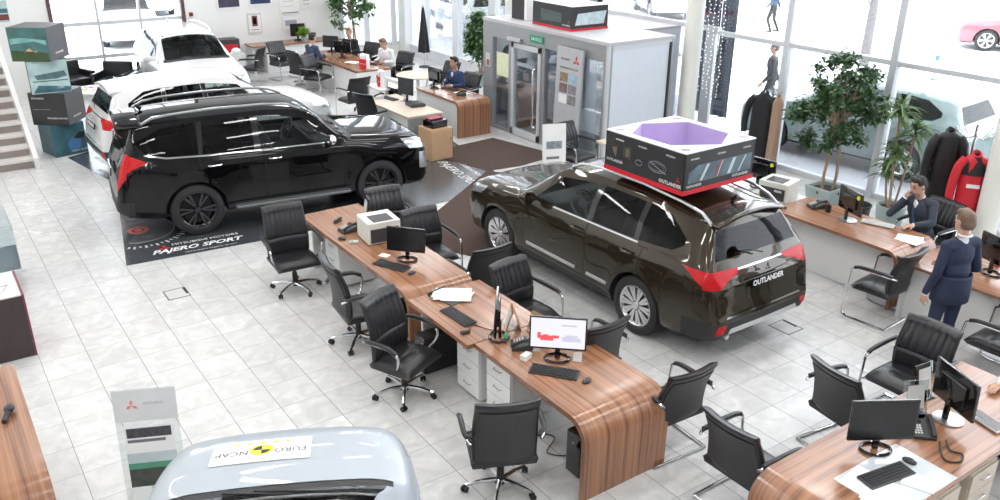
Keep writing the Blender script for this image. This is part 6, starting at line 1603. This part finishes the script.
for s in (-1, 1): b = MB(); b.box((0, s * .18, .015), (.26, .03, .03)); b.build('foot', M_grip, t)
# beech cabinet with a red and black tray
M_beech = mat('beech veneer', (.62, .40, .24), .45, vary=.08, scale=9)
t = empty('drawer_cabinet', (7.95, 13.45, 0), 0, 'beech cabinet in front of the pale desk, near the nose of the black car', 'cabinet'); b = MB(); b.box((0, 0, .30), (.48, .46, .60)); b.build('body', M_beech, t, bevel=.004); b = MB(); b.box((.247, 0, .30), (.012, .44, .58)); b.build('dark_side', M_blk, t)
b = MB(); b.box((0, -.236, .30), (.45, .012, .56)); d = b.build('door', M_beech, t, bevel=.003); b = MB(); b.cyl((.18, -.242, .40), (.18, -.26, .40), .012, None, 10); b.build('knob', M_grip, d)
t = empty('storage_box', (7.95, 13.45, .60), .1, 'black box with a red lid on the beech cabinet', 'box'); b = MB(); b.box((0, 0, .07), (.36, .30, .14)); b.build('tray', M_gloss, t, bevel=.01); b = MB(); b.box((0, .04, .155), (.30, .20, .03)); b.build('lid', mat('dull crimson', (.30, .02, .04), .4), t, bevel=.01)
# printer corner and posters on the back wall
t = empty('side_table', (7.22, 23.2, 0), 0, 'low white cabinet under the red and black machine by the back wall', 'table'); b = MB(); b.box((0, 0, .30), (.8, .6, .60)); b.build('body', M_whp, t, bevel=.005); b = MB(); b.box((0, -.306, .3), (.76, .012, .55)); b.build('door', M_whp, t)
t = empty('printer', (7.22, 23.2, .60), -PI / 2, 'black machine with a red front on the cabinet by the back wall', 'printer', 'printers'); b = MB(); b.box((0, 0, .19), (.42, .62, .38)); b.build('case', M_dgrey, t, bevel=.02); b = MB(); b.box((.215, .05, .15), (.012, .40, .2)); b.build('front_cover', M_redp, t, bevel=.01)
def wall_picture(x, z, w, h, label, m, frame_m=None, parts=()):
    t = empty('wall_picture', (x, YB - .012, z), 0, label, 'picture', 'pictures on the back wall'); b = MB(); b.box((0, 0, 0), (w, .02, h)); b.build('frame', frame_m or M_white, t)
    b = MB(); b.box((0, -.012, .0), (w * .86, .006, h * .80)); p = b.build('print', m, t)
    for (cx, cz, sx, sz, mm) in parts: q = MB(); q.box((cx * w, -.016, cz * h), (sx * w, .003, sz * h)); q.build('picture', mm, p)
    return t
M_purp = mat('purple black print', (.06, .05, .09), .4, vary=.7, scale=8)
wall_picture(7.54, 1.98, .66, .60, 'dark framed photograph on the back wall above the white car', M_purp); wall_picture(8.42, 2.02, .66, .60, 'dark blue framed photograph, right of the other dark photograph on the back wall', mat('indigo print', (.03, .05, .12), .4, vary=.8, scale=8))
wall_picture(8.20, 1.26, .40, .56, 'white board with a small brown framed certificate above the counter', M_white, M_lgrey, ((0, .12, .40, .5, mat('brown frame', (.20, .07, .05), .5)), (0, .12, .22, .32, M_paper), (0, -.3, .6, .03, M_line)))
wall_picture(9.25, 1.66, .62, .46, 'pale notice with dark lines on the back wall', M_paper, M_white, ((-.05, .3, .5, .06, M_lgrey), (0, -.38, .8, .05, M_line), (-.1, 0, .6, .04, M_lgrey)))
wall_picture(9.25, 1.18, .50, .40, 'notice with a grey car picture on the back wall beside the small plant', M_paper, M_white, ((0, .05, .7, .4, mat('grey blue print', (.35, .38, .46), .5, vary=.4)),))
wall_picture(9.75, 1.72, .34, .30, 'small pale notice at the right end of the notices', M_paper, M_white, ((0, .2, .6, .05, M_line), (0, -.1, .6, .05, M_line)))
wall_picture(1.95, 1.98, .72, .62, 'framed teal and dark red picture at the left edge of the back wall', M_photo2, M_white, ((0, -.22, .86, .22, mat('dark red print', (.16, .04, .04), .5)), (0, 0.02, .86, .16, M_photo3)))
t = empty('fire_alarm', (6.50, YB - .02, 1.62), 0, 'small red alarm button on the back wall beside the window', 'alarm button'); b = MB(); b.box((0, 0, 0), (.10, .04, .10)); b.build('case', mat('alarm red', (.35, .03, .04), .5), t, bevel=.006); b = MB(); b.cyl((0, -.02, 0), (0, -.03, 0), .03, None, 16); b.build('button', M_dgrey, t)
# lounge corner at the back window
def armchair(loc, rz, label, m):
    t = empty('armchair', loc, rz, label, 'armchair', 'dark armchairs by the back window'); b = MB(); b.box((0.02, 0, .32), (.62, .62, .20)); b.build('seat', m, t, bevel=.04)
    b = MB(); b.box((-.30, 0, .52), (.14, .72, .50), 0, (0, -.12, 0)); b.build('backrest', m, t, bevel=.04)
    for s in (-1, 1): b = MB(); b.box((.0, s * .36, .36), (.64, .11, .40)); b.build('armrest', m, t, bevel=.03)
    for sx in (-1, 1):
        for sy in (-1, 1): b = MB(); b.cyl((sx * .26, sy * .30, 0), (sx * .26, sy * .30, .23), .02, None, 8); b.build('leg', M_grip, t)
    return t
armchair((3.30, 22.9, 0), -1.2, 'dark armchair in the corner behind the tower of boxes', M_leather); armchair((4.10, 22.3, 0), -2.2, 'dark armchair below the back window, middle of the three', M_leather); armchair((3.95, 20.9, 0), 2.6, 'dark armchair next to the tail of the white car', M_leather)
t = empty('round_table', (3.25, 20.1, 0), 0, 'white children table with colourful things beside the tower of boxes', 'table'); b = MB(); b.lathe([(0, .60), (.46, .60), (.47, .62), (.46, .64), (0, .64)], 30); b.build('table_top', M_whp, t); b = MB(); b.lathe([(0, 0), (.26, 0), (.25, .02), (.05, .04), (.04, .60)], 20); b.build('pedestal', M_whp, t)
for k, (x, y, m, lab) in enumerate(((-.2, .1, M_green, 'green'), (.05, -.15, M_orange, 'orange'), (.2, .12, M_blue, 'blue'), (-.05, .25, M_redp, 'red'), (-.28, -.12, M_yel, 'yellow'))):
    t = empty('magazine', (3.25 + x, 20.1 + y, .641), k * 1.1, lab + ' magazine on the white round table by the tower of boxes', 'magazine', 'magazines on the round table'); b = MB(); b.box((0, 0, .006), (.15, .21, .012)); b.build('pages', m, t); b = MB(); b.box((.02, 0, .0125), (.08, .14, .001)); b.build('cover_print', M_paper, t)
# euro ncap sticker on the silver hood
def ncap():
    t = empty('safety_sticker', (0, 0, 0), 0, 'white rectangular safety rating sticker on the silver hood', 'sticker')
    t.location = sc.location; t.rotation_euler = sc.rotation_euler; t.scale = sc.scale
    X0 = .93 + 2.67 / 2; S = np.array(SIL_ST)
    def zt(s, y):
        c = [float(np.interp(s, S[:, 0], S[:, k])) for k in range(8)]
        ye, ze, ztp = c[6], c[5], c[7]; ys = [0, ye * .36, ye * .72, ye - .03]; zs = [ztp, ze + (ztp - ze) * .90, ze + (ztp - ze) * .62, ze + (ztp - ze) * .22]
        return float(np.interp(abs(y), ys, zs)) + .006
    s0, s1, w = STK
    def P(u, v): s = s0 + (s1 - s0) * u; y = (v - .5) * w + STY; return (X0 - s, y, zt(s, y))
    b = MB(); b.grid(P, 8, 24); p = b.build('sheet', M_white, t)
    def drape(o):
        for v in o.data.vertices: v.co.z += zt(X0 - v.co.x, v.co.y) + .001
        o.parent = p
    xm = X0 - (s0 + s1) / 2
    M0 = lambda x, y: frame((x, y, 0), (0, 1, 0), (-1, 0, 0))
    drape(text_mesh('lettering', 'EURO', .085, M_dgrey, M0(xm - .02, STY - .20), depth=.0003)); drape(text_mesh('lettering', 'NCAP', .085, M_dgrey, M0(xm - .02, STY + .20), depth=.0003))
    g = MB(); g.cyl((xm, STY, 0), (xm, STY, .0005), .07, None, 28); g.v = [(x, STY + (y - STY) * 1.2, z) for x, y, z in g.v]; drape(g.build('yellow_disc', M_yel, p))
    g = MB()
    for a in (0, PI):
        pts = [(xm, STY, .0012)] + [(xm + .055 * math.cos(a + t_), STY + .06 * math.sin(a + t_), .0012) for t_ in np.linspace(0, PI / 2, 8)]; g.add(pts, [tuple(range(len(pts)))])
    drape(g.build('target_mark', M_blk, p))
    for k in range(5):
        g = MB(); y = STY - .18 + .09 * k; pts = []
        for i in range(10): r = .034 if i % 2 == 0 else .014; a = PI / 2 + i * PI / 5 + PI; pts.append((xm + .105 - r * math.sin(a) * .8 * -1, y + r * math.cos(a), .0008))
        g.add(pts, [tuple(range(10))]); drape(g.build('yellow_star', M_yel, p))
STK = (.40, .72, .68); STY = .16
ncap()
# ------------------------------------------------------------------ outside: parked cars, trees, posts
def paint(n, c): return mat(n, c, .25, coat=1., vary=.02)
M_shell = [paint('pale grey car paint', (.42, .45, .48)), paint('white parked car', (.75, .76, .78)), paint('lilac grey car paint', (.40, .40, .50)), paint('faded pink car paint', (.34, .10, .12)), paint('washed out green car paint', (.24, .31, .30))]  # the green is lightened so it looks washed out by the bright outdoors
GP = 'cars parked outside the windows'
def lowcar(pt): return make_car('car', OUT_ST, pt, 'out', 2.67, .93, .355, False, M_rimp, 6)
protos = {}
for k, x, y, a, lab in ((4, 15.15, 9.3, 95, 'dark green car parked outside right behind the potted tree'), (0, 17.6, 5.2, 90, 'pale grey car parked outside behind the coat stand with the red jacket'),
        (3, 31.5, 13.6, 120, 'faded pink car far outside at the right picture edge'), (1, 27.5, 27.0, 60, 'white car on the snow above the vestibule roof'), (2, 28.0, 33.2, 60, 'lilac grey car far outside above the vestibule'),
        (1, 19.0, 24.2, 80, 'white car outside the far street windows, by the dark flag'), (0, 17.5, 27.2, 80, 'pale grey car outside the corner window'), (1, 9.1, 39.0, -103, 'white car outside at the top of the back window'), (2, 6.6, 31.8, -101, 'lilac grey car outside the lower part of the back window')):
    if k not in protos: protos[k] = c = lowcar(M_shell[k])
    else: c = copy_tree(protos[k])
    place(c, (x, y, -.10 if x < 16 and y < 12 else -.14), math.radians(a)); tag(c, lab, 'car', GP)
M_trunk = mat('street tree bark', (.16, .15, .15), .9, vary=.3)
def bare_tree(x, y, h, lab, seed):
    random.seed(seed); t = empty('bare_tree', (x, y, -.14), 0, lab, 'tree', 'bare trees outside'); b = MB(); b.tube([(0, 0, 0), (.05, .02, h * .4), (0, .08, h)], [.16, .12, .06], 10); tr_ = b.build('trunk', M_trunk, t)
    b = MB()
    for k in range(12):
        z = h * random.uniform(.25, .95); a = random.uniform(0, 2 * PI); l = random.uniform(.8, 1.8); p = Vector((0, .04, z)); q = p + Vector((math.cos(a) * l * .5, math.sin(a) * l * .5, l * .45)); r = p + Vector((math.cos(a + .3) * l, math.sin(a + .3) * l, l * 1.1)); b.tube([p, q, r], [.04, .025, .008], 6)
    b.build('branches', M_trunk, t); return t
bare_tree(24.2, 15.0, 6.5, 'bare street tree outside behind the leafy potted tree', 2); bare_tree(29.5, 13.2, 4.0, 'thin bare tree outside next to the faded pink car', 6)
t = empty('bollard', (22.6, 11.9, -.14), 0, 'blue and white striped post in the snow outside', 'post'); b = MB(); b.cyl((0, 0, 0), (0, 0, .9), .06, None, 12); b.build('post', M_white, t)
for z in (.2, .5, .8): b = MB(); b.cyl((0, 0, z), (0, 0, z + .13), .063, None, 12); b.build('blue_band', mat('blue band', (.10, .20, .42), .5), t)
t = empty('sign_post', (26.2, 19.3, -.14), 0, 'slim post with a red board outside the street window', 'sign post'); b = MB(); b.cyl((0, 0, 0), (0, 0, 5), .05, None, 10); b.build('post', M_grip, t); b = MB(); b.box((.0, -.5, 3.2), (.06, .25, 3.2)); b.build('red_board', mat('orange red board', (.75, .16, .08), .6), t)
t = empty('snow_bank', (35.2, 20, -.14), 0, 'low bank of dirty snow along the kerb outside', 'snow'); b = MB(); random.seed(9)
b.grid(lambda u, v: ((v - .5) * 1.0 + .1 * math.sin(u * 40), (u - .5) * 46, .22 * math.sin(PI * v) * (.7 + .3 * math.sin(u * 57) * math.cos(u * 23))), 90, 8); b.build('bank', mat('dirty snow', (.50, .49, .48), .9, vary=.35, scale=3), t)
structure(MB().box2((20.5, -30, -.139), (20.75, 60, -.06)).build('kerb', mat('kerb stone', (.48, .48, .49), .8)))
# ------------------------------------------------------------------ camera, view
cam = bpy.data.cameras.new('camera'); co = bpy.data.objects.new('camera', cam); COL.objects.link(co)
cam.sensor_width = 36; cam.sensor_fit = 'HORIZONTAL'; cam.lens = CAM_F * 36; cam.clip_start = .05; cam.clip_end = 300
def camera_axes(th, ro, phi):
    fw = Vector((0, math.cos(th), -math.sin(th))); up = Vector((0, math.sin(th), math.cos(th))); rt = Vector((1, 0, 0))
    r2 = math.cos(ro) * rt + math.sin(ro) * up; u2 = -math.sin(ro) * rt + math.cos(ro) * up
    R = Matrix.Rotation(-phi, 3, 'Z')
    return R @ r2, R @ u2, R @ fw
a, b, c = camera_axes(*CAM_ANG)
Mx = Matrix((a, b, -c)).transposed().to_4x4(); Mx.translation = (0, 0, CAM_H); co.matrix_world = Mx
SCN.camera = co
SCN.view_settings.view_transform = 'Standard'; SCN.view_settings.look = 'None'; SCN.view_settings.gamma = 1; SCN.view_settings.use_curve_mapping = False
